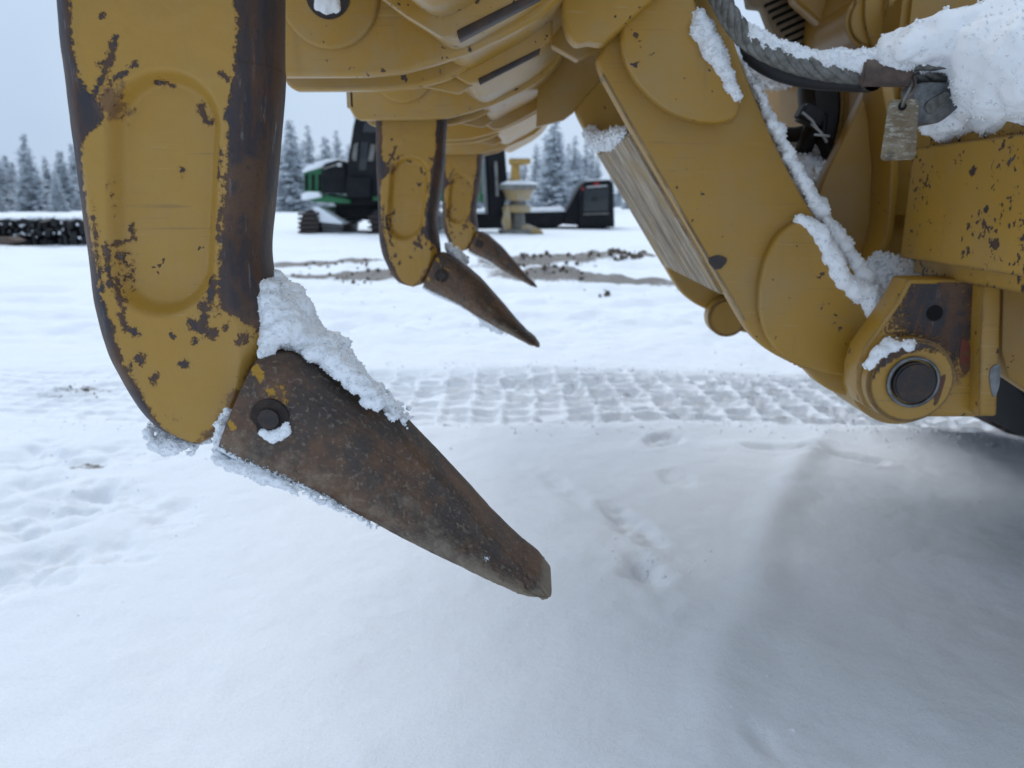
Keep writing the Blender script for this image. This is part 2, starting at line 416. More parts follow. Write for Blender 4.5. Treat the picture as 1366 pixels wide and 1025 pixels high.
def trail(pts, n, jit=.004, rj=.35, yj=None):
    """balls along a polyline of (px, py, Y, radius in metres)"""
    out = []; L = [0]
    P = [(at(p[0], p[1], p[2]), p[3]) for p in pts]
    for a, b in zip(P[:-1], P[1:]): L.append(L[-1] + (b[0]-a[0]).length)
    for _ in range(n):
        d = random.random()*L[-1]
        i = max(k for k in range(len(L)-1) if L[k] <= d); t = (d-L[i])/max(1e-9, L[i+1]-L[i])
        p = P[i][0].lerp(P[i+1][0], t); r = (P[i][1]*(1-t)+P[i+1][1]*t)*(1+random.uniform(-rj, rj))
        yy = jit if yj is None else yj
        out.append((p.x+random.uniform(-jit, jit), p.y+random.uniform(-yy, yy), p.z+random.uniform(-jit, jit), r))
    return out

# ------------------------------------------------------------------ the ground
def axis(fine0, fine1, step, far0, far1, g=1.055):
    a = list(np.arange(fine0, fine1, step)); s = step; v = a[-1]
    while v < far1: s *= g; v += s; a.append(v)
    s = step; v = a[0]; pre = []
    while v > far0: s *= g; v -= s; pre.append(v)
    return np.array(pre[::-1] + a)
gx = axis(-2.6, 3.4, .0125, -900, 900, 1.035); gy = axis(.75, 4.7, .0095, -250, 1200, 1.021)
GX, GY = np.meshgrid(gx, gy)
Z = .030*fbm(GX*.55, GY*.55, 4, 3) + .010*fbm(GX*2.6, GY*2.6, 3, 11)*sstep(40, 6, GY)
mud = np.zeros_like(Z)
# rutted band of tread cells running fore-aft
yc = 3.50 - .16*sstep(.5, 1.9, GX) + .05*np.sin(GX*1.1) + .06*fbm(GX*.8, GX*0+3, 2, 5)
hw = .46 + .05*fbm(GX*1.3, GX*0+9, 2, 8)
band = sstep(hw+.06, hw-.06, np.abs(GY-yc)) * (.35+.65*sstep(-2.2, -.8, GX))
wx = GX + .05*fbm(GX*1.6, GY*1.6, 3, 21) + .03*(GY-yc); wy = GY - yc + .035*fbm(GX*1.9, GY*1.9, 3, 23)
px_, py_ = .140, .110
row = np.floor(wy/py_); ofs = .28*vnoise(row*1.7+.3, row*0+.2, 77)
ux = (wx/px_ + ofs) % 1 - .5; uy = (wy/py_) % 1 - .5
cid = np.floor(wx/px_ + ofs)
cellrand = vnoise(cid*3.1+.5, row*2.7+.5, 31) + .5; cr2 = vnoise(cid*5.3+.1, row*4.1+.7, 35)
rad = (np.abs(ux*2)**5 + np.abs(uy*2.0)**5)**(1/5) + .20*fbm(GX*17, GY*17, 3, 37) + .16*cr2
cell = sstep(.97, .74, rad)*(.35+.9*cellrand)
fade = .5+.5*sstep(-.55, .45, fbm(GX*.9, GY*1.6, 2, 39)+.25*sstep(0, 2, GX))
Z += band*(-.010 - .058*cell*fade + .016*fbm(GX*10, GY*10, 3, 41))
Z += .022*np.exp(-((np.abs(GY-yc)-hw-.10)/.10)**2)*(.5+fbm(GX*2, GY*2, 2, 6))*sstep(-3, -1, GX)
mud += band*cell*.34*sstep(.62, .9, cellrand)
Z += .010*np.abs(fbm(GX*7, GY*7, 3, 43))*sstep(3.0, 3.9, GY)*sstep(8, 5, GY)
# soft step of trampled snow beside the machine
def gpts(l): return [gnd(*p) for p in l]
rl = gpts([(1105, 580), (1085, 605), (1055, 680), (1020, 760), (985, 840), (955, 930), (925, 1025)])
xs_ = np.interp(GY, [p[1] for p in rl[::-1]], [p[0] for p in rl[::-1]])
xs_ = xs_ + .09*fbm(GX*1.2, GY*2.6, 3, 93)
fall = sstep(3.1, 2.7, GY)
Z += fall*(.018*np.exp(-((GX-xs_)/.065)**2) - .002*sstep(.0, .15, GX-xs_))*(.7+.8*(.5+fbm(GX*1.5, GY*2.2, 2, 91)))
# a boot print with crumbled bottom, and lesser dents
def dent(px, py, lx, ly, depth, rot=0, m=0, edge=.55):
    global Z, mud
    cx0, cy0 = gnd(px, py); w_ = 2.2*max(lx, ly)
    i0, i1 = np.searchsorted(gy, [cy0-w_, cy0+w_]); j0, j1 = np.searchsorted(gx, [cx0-w_, cx0+w_])
    A, B = GX[i0:i1, j0:j1], GY[i0:i1, j0:j1]; dx = A-cx0; dy = B-cy0; c, s = math.cos(rot), math.sin(rot)
    u = (dx*c+dy*s)/lx; v = (-dx*s+dy*c)/ly
    r = np.sqrt(u*u+v*v) + .75*fbm(A*8, B*8, 4, int(px)); k = sstep(1.05, edge-.25, r)
    Z[i0:i1, j0:j1] += -depth*k + k*depth*1.1*fbm(A*21, B*21, 4, 5) + depth*.12*np.exp(-((r-1.2)/.3)**2)
    mud[i0:i1, j0:j1] += m*k
dent(865, 770, .075, .13, .034, .1, .34); dent(842, 705, .06, .15, .022, .3, .22); dent(880, 590, .06, .14, .026, -.6, .08); dent(905, 640, .05, .1, .012, .2)
dent(1015, 990, .04, .07, .010, .3, .2); dent(760, 660, .05, .2, .008, .4)
for (a, b) in (((1000, 596), (1075, 603)), ((1075, 603), (1170, 618))):
    p, q = gnd(*a), gnd(*b); d = seg_dist(GX, GY, [p, q]); d = d + .03*fbm(GX*9, GY*9, 3, 87); Z += -.015*np.exp(-(d/.022)**2) + .006*np.exp(-((d-.05)/.03)**2)
for px, py, lx, ly, dp, mm in ((60, 690, .16, .22, .03, .05), (150, 665, .14, .12, .03, .12), (20, 770, .16, .12, .028, 0), (215, 690, .10, .12, .02, .06),
                           (110, 620, .10, .06, .02, .5), (40, 610, .18, .2, .025, 0), (185, 600, .2, .14, .02, 0), (120, 735, .15, .1, .02, .04), (25, 655, .1, .16, .025, 0)):
    dent(px, py, lx, ly, dp, random.uniform(-.6, .6), mm)
x_, y_ = gnd(110, 517); mud += .36*np.exp(-(((GX-x_)/.28)**2+((GY-y_)/.16)**2)); x_, y_ = gnd(60, 515); mud += .2*np.exp(-(((GX-x_)/.6)**2+((GY-y_)/.14)**2))
# rumpled snow farther off and the churned dirt strips
rump = sstep(4.2, 5.2, GY)*sstep(30, 12, GY)
Z += rump*(.08*fbm(GX*1.1, GY*1.6, 4, 51) + .05*np.abs(fbm(GX*3, GY*4, 3, 53)))
for yr_, dpt in ((5.1, .03), (5.7, .045), (6.6, .05), (7.6, .06), (10.5, .07), (14, .08)):
    yl = yr_ + .25*fbm(GX*.35, GX*0+yr_, 3, 71) + .03*GX
    Z += dpt*(-np.exp(-((GY-yl)/.13)**2) + .6*np.exp(-((GY-yl-.26)/.1)**2))*(.6+1.2*vnoise(GX*2.1, GX*0+yr_*3, 73)); mud += .30*np.exp(-((GY-yl)/.12)**2)*sstep(.05, .4, vnoise(GX*1.2, GX*0+yr_, 75))*(yr_ > 6)
Z += sstep(3.9, 4.5, GY)*sstep(9, 5, GY)*.035*np.abs(fbm(GX*2.5, GY*2.5, 3, 57))
for a, b, wd, hh, mm in (((360, 371), (545, 369), .45, .08, .92), ((385, 353), (520, 350), .45, .08, .75), ((680, 351), (800, 349), .60, .14, .75), ((700, 373), (800, 376), .50, .10, .75), ((640, 362), (720, 352), .6, .08, .62),
                         ((770, 378), (880, 380), .5, .05, .66), ((806, 344), (866, 344), .6, .16, .8), ((0, 333), (120, 331), .6, .08, .35), ((380, 326), (700, 331), .7, .05, .40), ((380, 338), (540, 340), .6, .06, .45), ((560, 340), (880, 334), .6, .06, .42)):
    p, q = gnd(*a), gnd(*b); d = seg_dist(GX, GY, [p, q]) + .35*fbm(GX*1.5, GY*1.5, 3, 61); k = sstep(wd*1.5, wd*.2, d)
    Z += k*.6*hh*(.4+1.6*np.abs(fbm(GX*2.2, GY*2.2, 4, 63))); mud += .9*mm*k
Z += 3.0*sstep(120, 900, GY)
Z += (.0030*fbm(GX*22, GY*22, 3, 95) + .006*fbm(GX*7, GY*7, 2, 97))*sstep(5, 3.5, GY)*sstep(-5, -2, -np.abs(GX))
ny, nx = GX.shape; idx = np.arange(ny*nx).reshape(ny, nx)
quads = np.stack([idx[:-1, :-1], idx[:-1, 1:], idx[1:, 1:], idx[1:, :-1]], -1).reshape(-1, 4)
gm = np_mesh('snow_ground', np.stack([GX, GY, Z], -1).reshape(-1, 3), quads)
attr(gm, 'mud', np.clip(mud, 0, 1).ravel())
go = link('snow_ground', gm, M['ground']); go['kind'] = 'structure'
def gz(x, y):
    i = np.clip(np.searchsorted(gy, y), 0, ny-1); j = np.clip(np.searchsorted(gx, x), 0, nx-1); return float(Z[i, j])

# ------------------------------------------------------------------ the ripper
ripper = empty('ripper', (-.1, 1.85, 1.1))
tag(ripper, 'yellow five pocket ripper carrying three chipped shanks behind the bulldozer', 'ripper')

YN, YF = .60, .69; YC = .645
LPX = [(-700, 40), (-300, 55), (0, 75), (90, 85), (180, 97), (260, 108), (350, 120), (410, 128), (470, 145), (510, 165), (550, 190), (575, 215), (587, 243), (592, 268)]
RPX = [(-700, 345), (0, 345), (90, 347), (180, 341), (270, 334), (340, 329), (400, 338), (440, 346), (480, 350), (530, 342), (565, 322), (585, 296), (592, 276)]
def ip(py, tb): return np.interp(py, [t[0] for t in tb], [t[1] for t in tb])
def smooth_tb(tb):
    c = catmull(tb, 8, False); return c
LS, RS = smooth_tb(LPX), smooth_tb(RPX)
STRIP_L = [(-300, 18), (0, 19), (60, 16), (105, 20), (125, 30), (140, 40), (158, 44), (175, 26), (190, 12), (230, 6), (340, 6), (400, 12), (440, 18), (480, 15), (520, 17), (552, 14), (580, 9), (592, 4)]
STRIP_R = [(-300, 316), (0, 318), (40, 322), (100, 316), (140, 311), (150, 304), (170, 310), (240, 308), (300, 301), (345, 299), (390, 296), (412, 300), (425, 322), (440, 336), (452, 345), (470, 352), (592, 356)]
CH = [([(157, 52), (150, 80), (143, 96), (136, 112), (130, 128)], 5.0), ([(183, 86), (170, 97), (160, 102), (152, 112)], 3.2), ([(134, 86), (146, 84)], 3),
      ([(190, 478), (192, 479)], 7.5), ([(250, 485), (252, 486)], 5.5), ([(211, 503), (209, 508)], 4.5), ([(178, 487), (179, 490)], 3),
      ([(143, 330), (146, 345), (150, 380)], 3.5), ([(166, 300), (170, 320), (146, 328)], 2.6), ([(165, 420), (172, 437), (186, 445)], 4.5), ([(128, 290), (131, 330), (140, 390)], 2.5),
      ([(262, 432), (275, 440), (290, 447)], 8), ([(275, 405), (280, 428)], 6), ([(290, 375), (286, 400)], 7), ([(266, 455), (266, 456)], 4), ([(300, 280), (296, 320)], 3.5), ([(308, 432), (306, 436)], 3),
      ([(205, 108), (222, 112)], 3.2), ([(264, 140), (268, 158)], 4), ([(280, 158), (278, 162)], 3), ([(236, 226), (238, 227)], 3), ([(310, 105), (300, 98)], 2.6), ([(312, 245), (306, 238)], 3.5),
      ([(168, 415), (160, 395), (156, 370)], 3.0), ([(120, 380), (150, 470)], 2.0), ([(300, 200), (296, 235)], 2.0), ([(140, 20), (138, 22)], 3), ([(325, 455), (332, 450)], 5), ([(155, 340), (160, 352)], 4)]
def make_shank(nz, nt, wear_on=True, shift=0.0, seed=0):
    a = np.concatenate([np.linspace(-560, -10, 14)[:-1], np.linspace(-10, 470, int(nz*.68)), 470 + 122*np.sin(np.linspace(0, math.pi/2, int(nz*.32)))[1:]])
    V, wear, rust = [], [], []
    ft = np.linspace(0, 1, nt); NB = 16
    for py in a:
        l, r = ip(py, LS), ip(py, RS)
        l = l - (711-l)*.0135
        xs = l + (r-l)*ft
        p0 = at(0, py, YN); p1 = at(1000, py, YN); X = p0.x + (p1.x-p0.x)*xs/1000.0; Zr = p0.z + (p1.z-p0.z)*xs/1000.0
        w = max(1e-4, X[-1]-X[0])
        cL = min(.013, w*.3); cR = min(.016, w*.3)
        dl = X-X[0]; dr = X[-1]-X
        yy = .0095*np.clip(1-dl/cL, 0, 1)**1.4 + .020*np.clip(1-dr/cR, 0, 1)**1.5
        # pressed obround hollow in the side
        cxm = 220 - (py-260)*.012; hwid = 70 - np.clip((py-260)*.03, -4, 9)
        cyy = np.clip(py, 172, 352); sd = np.hypot(xs-cxm, py-cyy) - hwid
        yy = yy + .0135*sstep(9, -15, sd)
        # slight cast unevenness
        yy = yy + .0009*fbm(xs*.02, xs*0+py*.02, 3, 5+seed)
        V.append(np.stack([X, YN+yy, Zr], -1))
        tt = np.linspace(0, 1, 6)[1:-1]
        V.append(np.stack([np.full(4, X[-1]) + .004*np.sin(tt*math.pi), YN+yy[-1] + (YF-.018-YN-yy[-1])*tt, np.full(4, Zr[-1])], -1))
        fb = np.linspace(1, 0, NB); Xb = X[0] + w*fb
        V.append(np.stack([Xb, YF - .018*(np.clip(1-(Xb-X[0])/cL, 0, 1)**1.5 + np.clip(1-(X[-1]-Xb)/cR, 0, 1)**1.5), np.full(NB, Zr[0])], -1))
        V.append(np.stack([np.full(3, X[0]), np.linspace(YF-.018, YN+yy[0], 5)[1:-1], np.full(3, Zr[0])], -1))
        xall = np.concatenate([xs, np.full(4, r+8), l+(r-l)*fb, np.full(3, l-6)])
        sl_ = (l + 7 + 1.15*ip(py, STRIP_L)) - xall; sr = xall - ip(py, STRIP_R)
        wr = .5 + np.maximum(sl_, sr)/26.0
        for pl, rad in CH:
            d = seg_dist(xall, np.full_like(xall, py), pl); wr = np.maximum(wr, .5 + (rad*.80-d)/25.0)
        # scuffed zones of fine speckle
        for (sx, sy, rx, ry, am) in ((155, 130, 45, 60, .33), (165, 380, 28, 95, .36), (290, 400, 32, 60, .36), (302, 300, 10, 160, .36), (128, 330, 14, 120, .34), (150, 260, 16, 60, .30), (270, 150, 22, 25, .34), (235, 555, 50, 16, .25), (150, 450, 14, 70, .38), (320, 60, 18, 90, .30)):
            wr = np.maximum(wr, 1.12*am*np.clip(1.25-np.hypot((xall-sx)/rx, (py-sy)/ry), 0, 1))
        wear.append(wr)
        ru = .75*np.exp(-(((xall-150)/22)**2+((py-140)/32)**2)) + .62*np.exp(-((xall-(372-(py-455)*.62))/26)**2)*sstep(440, 480, np.array(py)) + .35*np.exp(-(((xall-185)/30)**2+((py-108)/10)**2)) + .42*np.exp(-(((xall-238)/9)**2+((py-235)/22)**2)) + .35*np.exp(-(((xall-240)/30)**2+((py-560)/12)**2))
        rust.append(ru)
    V = np.concatenate(V); n = nt+4+NB+3; m = len(a)
    i = np.arange(m-1)[:, None]*n; k = np.arange(n)[None]; k2 = (k+1) % n
    Fq = np.stack([i+k, i+k2, i+n+k2, i+n+k], -1).reshape(-1, 4)
    me = np_mesh('ripper_shank', V, Fq)
    if wear_on:
        attr(me, 'wear', np.clip(np.concatenate(wear), 0, 1)); attr(me, 'rust', np.clip(np.concatenate(rust), 0, 1))
    return me
TIPT = [(0, 392, 448), (.08, 418, 452), (.2, 452, 470), (.32, 485, 500), (.45, 527, 536), (.52, 555, 566), (.6, 580, 592), (.7, 616, 631), (.8, 655, 676), (.88, 690, 711), (.95, 716, 735), (1, 731, 756)]
TIPB = [(0, 288, 606), (.08, 325, 627), (.2, 377, 648), (.32, 428, 667), (.45, 497, 702), (.52, 535, 722), (.6, 575, 742), (.7, 617, 761), (.8, 655, 778), (.88, 684, 790), (.95, 704, 797), (1, 722, 797)]
TIPW = {0: (.060, .064, .064, .060, .050), .3: (.058, .063, .063, .058, .040), .42: (.056, .063, .062, .054, .034), .50: (.055, .062, .055, .041, .029), .58: (.053, .060, .049, .038, .032), .68: (.050, .055, .041, .031, .030),
        .80: (.047, .051, .037, .030, .030), .9: (.043, .046, .037, .030, .030), 1.0: (.038, .040, .038, .034, .031)}
def make_tip(ns, nv, seed=0, wear_on=True):
    S = np.linspace(0, 1, ns); ks = sorted(TIPW)
    V = []; wear = []; mudv = []; frost = []
    v = np.linspace(0, 1, nv); vk = [0, .25, .5, .75, 1]
    for s in S:
        xb, yb = np.interp(s, [t[0] for t in TIPB], [t[1] for t in TIPB]), np.interp(s, [t[0] for t in TIPB], [t[2] for t in TIPB])
        xt, yt = np.interp(s, [t[0] for t in TIPT], [t[1] for t in TIPT]), np.interp(s, [t[0] for t in TIPT], [t[2] for t in TIPT])
        wk = [np.interp(s, ks, [TIPW[q][c] for q in ks]) for c in range(5)]
        B = at(xb, yb, YC-wk[0]); T = at(xt, yt, YC + wk[4]*.9)
        w = np.array([catmull(list(zip(vk, wk)), 12, False)[min(48, int(round(q*48)))][1] for q in v])
        # rounded lower and upper corners
        w = w - .010*np.clip(1-v/.06, 0, 1)**2 - .012*np.clip(1-(1-v)/.08, 0, 1)**2
        jit = .0012*fbm(v*9+s*30, v*0+s*26, 3, 7+seed)*sstep(0, .05, s)
        XZ = np.outer(1-v, [B.x, B.z]) + np.outer(v, [T.x, T.z])
        if s > .9:   # worn chisel end
            XZ += np.outer(.004*fbm(v*6, v*0+s*9, 2, 3), [1, .3])
        V.append(np.stack([XZ[:, 0], YC-w-jit, XZ[:, 1]], -1)); V.append(np.stack([XZ[::-1, 0], YC+w[::-1]+jit, XZ[::-1, 1]], -1))
        px = xb+(xt-xb)*v; py = yb+(yt-yb)*v
        e1 = .75*np.exp(-(((px-386)/9)**2+((py-470)/14)**2)) + .50*np.exp(-(((px-405)/42)**2+((py-505)/30)**2)) + .80*np.exp(-(((px-331)/9)**2+((py-556)/18)**2)) + .50*np.exp(-(((px-395)/30)**2+((py-545)/16)**2))
        wear.append(np.concatenate([e1, e1[::-1]*.5]))
        m1 = (.44 + .40*sstep(.45, 1, np.full(nv, s)))*sstep(.75, .1, v) + .30*np.exp(-((v-.5)/.1)**2)*np.exp(-((s-.55)/.1)**2) + .75*sstep(.93, 1.0, np.full(nv, s)) + .15*np.exp(-((v-1)/.12)**2)*sstep(.55, .7, np.full(nv, s))
        mudv.append(np.concatenate([m1, m1[::-1]]))
        f1 = .62*np.exp(-(v/.09)**2)*(1-.8*sstep(.35, .62, np.full(nv, s))) + .55*np.exp(-(((px-652)/13)**2+((py-729)/9)**2)) + .4*np.exp(-(((px-675)/8)**2+((py-747)/5)**2)) + .34*np.exp(-((v-.0)/.35)**2)*sstep(.5, .2, np.full(nv, s))
        frost.append(np.concatenate([f1, f1[::-1]]))
    V = np.concatenate(V); n = 2*nv
    i = np.arange(ns-1)[:, None]*n; k = np.arange(n)[None]; k2 = (k+1) % n
    Fq = list(np.stack([i+k, i+n+k, i+n+k2, i+k2], -1).reshape(-1, 4))
    for row in (0, ns-1):
        o = row*n
        for j in range(nv-1): Fq.append(np.array([o+j, o+j+1, o+n-2-j, o+n-1-j]))
    me = np_mesh('shank_tip', V, np.array(Fq))
    bm = bmesh.new(); bm.from_mesh(me); bmesh.ops.recalc_face_normals(bm, faces=bm.faces); bm.to_mesh(me); bm.free()
    finish(me, 50)
    if wear_on:
        attr(me, 'wear', np.clip(np.concatenate(wear), 0, 1)); attr(me, 'mud', np.clip(np.concatenate(mudv), 0, 1)); attr(me, 'frost', np.clip(np.concatenate(frost), 0, 1))
    return me
pinY = YC-.0635
pc = at(360, 558, pinY)
def pin_meshes():
    bm = cyl_bm((pc.x, pinY-.0040, pc.z), (pc.x, pinY+.1, pc.z), .0132, n=14, bev=.0045); a = from_bm(bm, 'retaining_pin')
    bm = bmesh.new(); r = bmesh.ops.create_circle(bm, segments=32, radius=.0160, cap_ends=True)
    bmesh.ops.transform(bm, matrix=Matrix.Translation((pc.x, pinY-.0010, pc.z)) @ Matrix.Rotation(R(90), 4, 'X'), verts=bm.verts)
    g = bmesh.ops.extrude_face_region(bm, geom=bm.faces[:]); bmesh.ops.translate(bm, vec=(0, .004, 0), verts=[e for e in g['geom'] if isinstance(e, bmesh.types.BMVert)])
    return a, from_bm(bm, 'pin_hole')
sh_me = make_shank(430, 190); tp_me = make_tip(230, 70); pin_me, hole_me = pin_meshes()
sh_far = make_shank(150, 70, True, 0, 3); tp_far = make_tip(110, 36, 5)
LAB = ['foremost-worn shank with rubbed bare edges and snow above its tip', 'middle shank with snow frozen under its tip', 'shank with scraped brown tip at the far end of the beam']
for i, dy in enumerate((0, 1.185, 2.47)):
    s = link('ripper_shank', sh_me if i == 0 else sh_far, M['shank']); s.location = (0, dy, 0); child(s, ripper); s['label'] = ['nearly bare edged shank with an oval hollow and snow behind its tip', LAB[1], LAB[2]][i]
    for nm, me, mt in (('shank_tip', tp_me if i == 0 else tp_far, M['tip']), ('retaining_pin', pin_me, M['pinsteel']), ('pin_hole', hole_me, M['pinshade_rust'])):
        c = link(nm, me, mt); c.parent = s

# beam with its five pockets: profile in the fore-aft plane relative to the ground
H = CAM_Z
belly = [(-.26, H+.56), (-.26, H+.33), (-.20, H+.262), (-.15, H+.228), (-.108, H+.206), (-.06, H+.226), (.0, H+.258), (.05, H+.30), (.082, H+.36), (.095, H+.44), (.095, H+.56)]
beam = plate('beam', catmull(belly, 5, False), .34, 3.52, M['belly'], ripper, .006)
RIBP = [(-.40, H+.182), (-.395, H+.176), (-.385, H+.172), (-.24, H+.172), (-.19, H+.176), (-.14, H+.188), (-.09, H+.203), (-.04, H+.224), (.005, H+.246), (.05, H+.285), (.085, H+.345), (.102, H+.42), (.102, H+.50), (-.41, H+.50), (-.41, H+.20)]
RIBP2 = RIBP[:6] + [(-.105, H+.204), (-.085, H+.235), (-.085, H+.50)] + RIBP[13:]
for i, yc_ in enumerate((.645, 1.225, 1.83, 2.43, 3.115)):
    hwid = .085
    pk = plate('shank_pocket', RIBP, yc_-hwid, yc_-hwid+.026, M['pocket'], ripper, .007, 3)
    for (nm, a, b, mt) in (('pocket_wall', yc_+hwid-.026, yc_+hwid, M['pocket']),):
        w = plate(nm, RIBP2, a, b, mt, None, .007, 3); child(w, pk)
    e = box('pocket_end', (-.402, yc_, H+.345), (.024, .170, .31), M['pocket'], None, .009, seg=3); child(e, pk)
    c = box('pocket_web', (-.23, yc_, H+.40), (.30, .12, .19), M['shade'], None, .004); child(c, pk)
    ring = plate('pin_boss', catmull([(math.cos(t)*.07-.286, H+.276+math.sin(t)*.07) for t in np.linspace(0, 2*math.pi, 12, endpoint=False)], 3), yc_-hwid-.008, yc_-hwid+.004, M['pocket'], None, .006, 3); child(ring, pk)
    hl = cyl('pin_hole', (-.286, yc_-hwid-.0095, H+.276), (-.286, yc_-hwid+.01, H+.276), .031, M['pinsteel'], None, n=28); child(hl, pk)
# ribs wrapping the belly between the pockets, bare along the lower edge
for yr in (.945, 1.30, 2.12):
    pts = [(-.255, H+.30), (-.20, H+.243), (-.15, H+.208), (-.108, H+.184), (-.085, H+.186), (-.04, H+.206), (.005, H+.230), (.03, H+.252), (.03, H+.30), (-.1, H+.33)]
    plate('rib', pts, yr, yr+.020, M['pocket'], ripper, .004)
for yr, a, b in ((.945, (-.088, .1855), (.008, .231)), (1.30, (-.088, .1855), (.008, .231))):
    pts = [(a[0], H+a[1]-.0035), (b[0], H+b[1]-.0035), (b[0]+.003, H+b[1]+.006), (a[0]-.002, H+a[1]+.006)]
    plate('wear_strip', pts, yr-.002, yr+(.022 if yr < 1 else .010), M['darksteel'], ripper, .0012)
# triangular gussets from rib to pocket
for yr in (1.33, 1.93, 2.55):
    p = [(-.20, H+.186), (-.125, H+.172), (-.10, H+.186), (-.13, H+.22), (-.2, H+.25)]
    plate('gusset', p, yr, yr+.012, M['pocket'], ripper, .003)
# lug plates carrying the link
for yy in (1.235, 2.06):
    plate('link_lug', PX([(752, -60), (750, 20), (757, 47), (768, 58), (786, 55), (806, 58), (873, -2), (940, -60), (930, -140), (760, -140)], 1.235), yy, yy+.05, M['link'], ripper, .006, 3)
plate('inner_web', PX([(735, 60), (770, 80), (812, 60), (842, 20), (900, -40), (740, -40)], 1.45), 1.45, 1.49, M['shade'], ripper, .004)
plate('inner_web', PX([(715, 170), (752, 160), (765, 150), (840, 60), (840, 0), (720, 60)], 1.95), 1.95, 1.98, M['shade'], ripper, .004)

for yy in (1.42, 2.22):
    cyl('added_lift_cylinder', (.0, yy, H+.62), (1.0, yy, H+.86), .085, M['dozer'], ripper, n=28, bev=.01)  # unseen cylinders added overhead to block light from the gap by the link
box('added_upper_frame', (.42, 1.82, H+.74), (.95, .62, .12), M['dozer'], ripper, .02)  # unseen frame added above to keep sky light off the linkage
# lower link: two cheek plates, scraped underside, doubler plates
LK = [(798, 88), (803, 66), (818, 44), (846, 18), (880, -12), (925, -45), (958, -30), (968, 10), (985, 70), (1012, 140), (1046, 215), (1085, 285), (1128, 345), (1166, 400), (1185, 440), (1180, 500), (1150, 528), (1122, 527), (1096, 514), (1075, 494), (1050, 482), (1024, 467), (998, 440), (960, 374), (916, 298), (868, 216), (830, 150)]
lower = plate('lower_link', catmull(PX(LK, 1.30), 4), 1.30, 1.345, M['link'], ripper, .007, 3)
w = plate('cheek_plate', catmull(PX(LK, 1.30), 4), 1.955, 2.0, M['link'], None, .007, 3); child(w, lower)
a, b = at(842, 178, 1.30), at(970, 400, 1.30); dv = b-a; ang = math.atan2(dv.z, dv.x); Lb = dv.length
sc = link('scraped_underside', from_bm(box_bm((0, 0, 0), (Lb, .62, .016), .004), 'scraped_underside'), M['scuff'])
sc.location = (a+b)/2 + Vector((0.006, .348, .006)); sc.rotation_euler = (0, -ang, 0); child(sc, lower)
t0, t1 = at(985, 95, 1.30), at(1130, 365, 1.30); dv = t1-t0
tpl = link('added_top_plate', from_bm(box_bm((0, 0, 0), (dv.length, .62, .016), .004), 'added_top_plate'), M['link'])  # plate added between the cheeks to darken the inside of the link
tpl.location = (t0+t1)/2 + Vector((-.012, .348, -.006)); tpl.rotation_euler = (0, -math.atan2(dv.z, dv.x), 0); child(tpl, lower)
e0, e1 = at(802, 98, 1.30), at(992, 428, 1.30); dv = e1-e0
st = link('scraped_edge', from_bm(box_bm((0, 0, 0), (dv.length, .046, .004), .0015), 'scraped_edge'), M['scuff'])
st.location = (e0+e1)/2 + Vector((.002, .0225, -.0005)); st.rotation_euler = (0, -math.atan2(dv.z, dv.x), 0); child(st, lower)
UB = [(836, 10), (829, 40), (830, 66), (840, 95), (860, 122), (888, 146), (920, 160), (952, 165), (976, 160), (986, 148), (984, 128), (970, 96), (945, 50), (928, 10), (915, -40), (870, -40)]
b1 = plate('doubler_plate', catmull(PX(UB, 1.27), 4), 1.262, 1.302, M['link'], None, .006, 3); child(b1, lower)
LB_ = [(1064, 296), (1040, 312), (1022, 345), (1013, 390), (1016, 430), (1032, 462), (1058, 482), (1082, 492), (1110, 500), (1150, 500), (1180, 470), (1176, 425), (1150, 398), (1128, 378), (1112, 350), (1098, 318), (1082, 300)]
b2 = plate('doubler_plate', catmull(PX(LB_, 1.28), 4), 1.278, 1.302, M['link'], None, .006, 3); child(b2, lower)
def weld(pts_px, Y, parent):
    P_ = np.array([(x, Y, z) for x, z in catmull(PX(pts_px, Y), 14, False)]); t_ = np.arange(len(P_))
    P_[:, 0] += .0006*np.sin(t_*2.1); V_, F_ = tube_arrays(P_, .0042, 8)
    V_ = np.array(V_).reshape(len(P_), 8, 3); V_ = P_[:, None] + (V_-P_[:, None])*(1+.16*np.sin(t_*1.7)+.1*rng.standard_normal(len(P_)))[:, None, None]
    o_ = link('weld_bead', np_mesh('weld_bead', V_.reshape(-1, 3), F_), M['link']); child(o_, parent)
weld(UB[0:9], 1.2995, lower); weld(LB_[0:8], 1.2995, lower)
pv = at(1197, 494, 1.29)
c = cyl('link_boss', (pv.x, 1.262, pv.z), (pv.x, 1.40, pv.z), .092, M['link'], None, n=48, bev=.008); child(c, lower)
pf = at(966, 421, 1.94)
c = cyl('far_collar', (pf.x, 1.90, pf.z), (pf.x, 1.955, pf.z), .05, M['bracket'], None, n=32, bev=.006); child(c, lower)
dkp = at(957, 350, 1.30)
c = link('paint_chip', from_bm(plate_bm(catmull([(dkp.x+.015*math.cos(t)*(1+.2*math.sin(3*t)), dkp.z+.012*math.sin(t)) for t in np.linspace(0, 6.28, 10, endpoint=False)], 3), 1.2985, 1.302, 0), 'paint_chip'), M['darksteel']); child(c, lower)

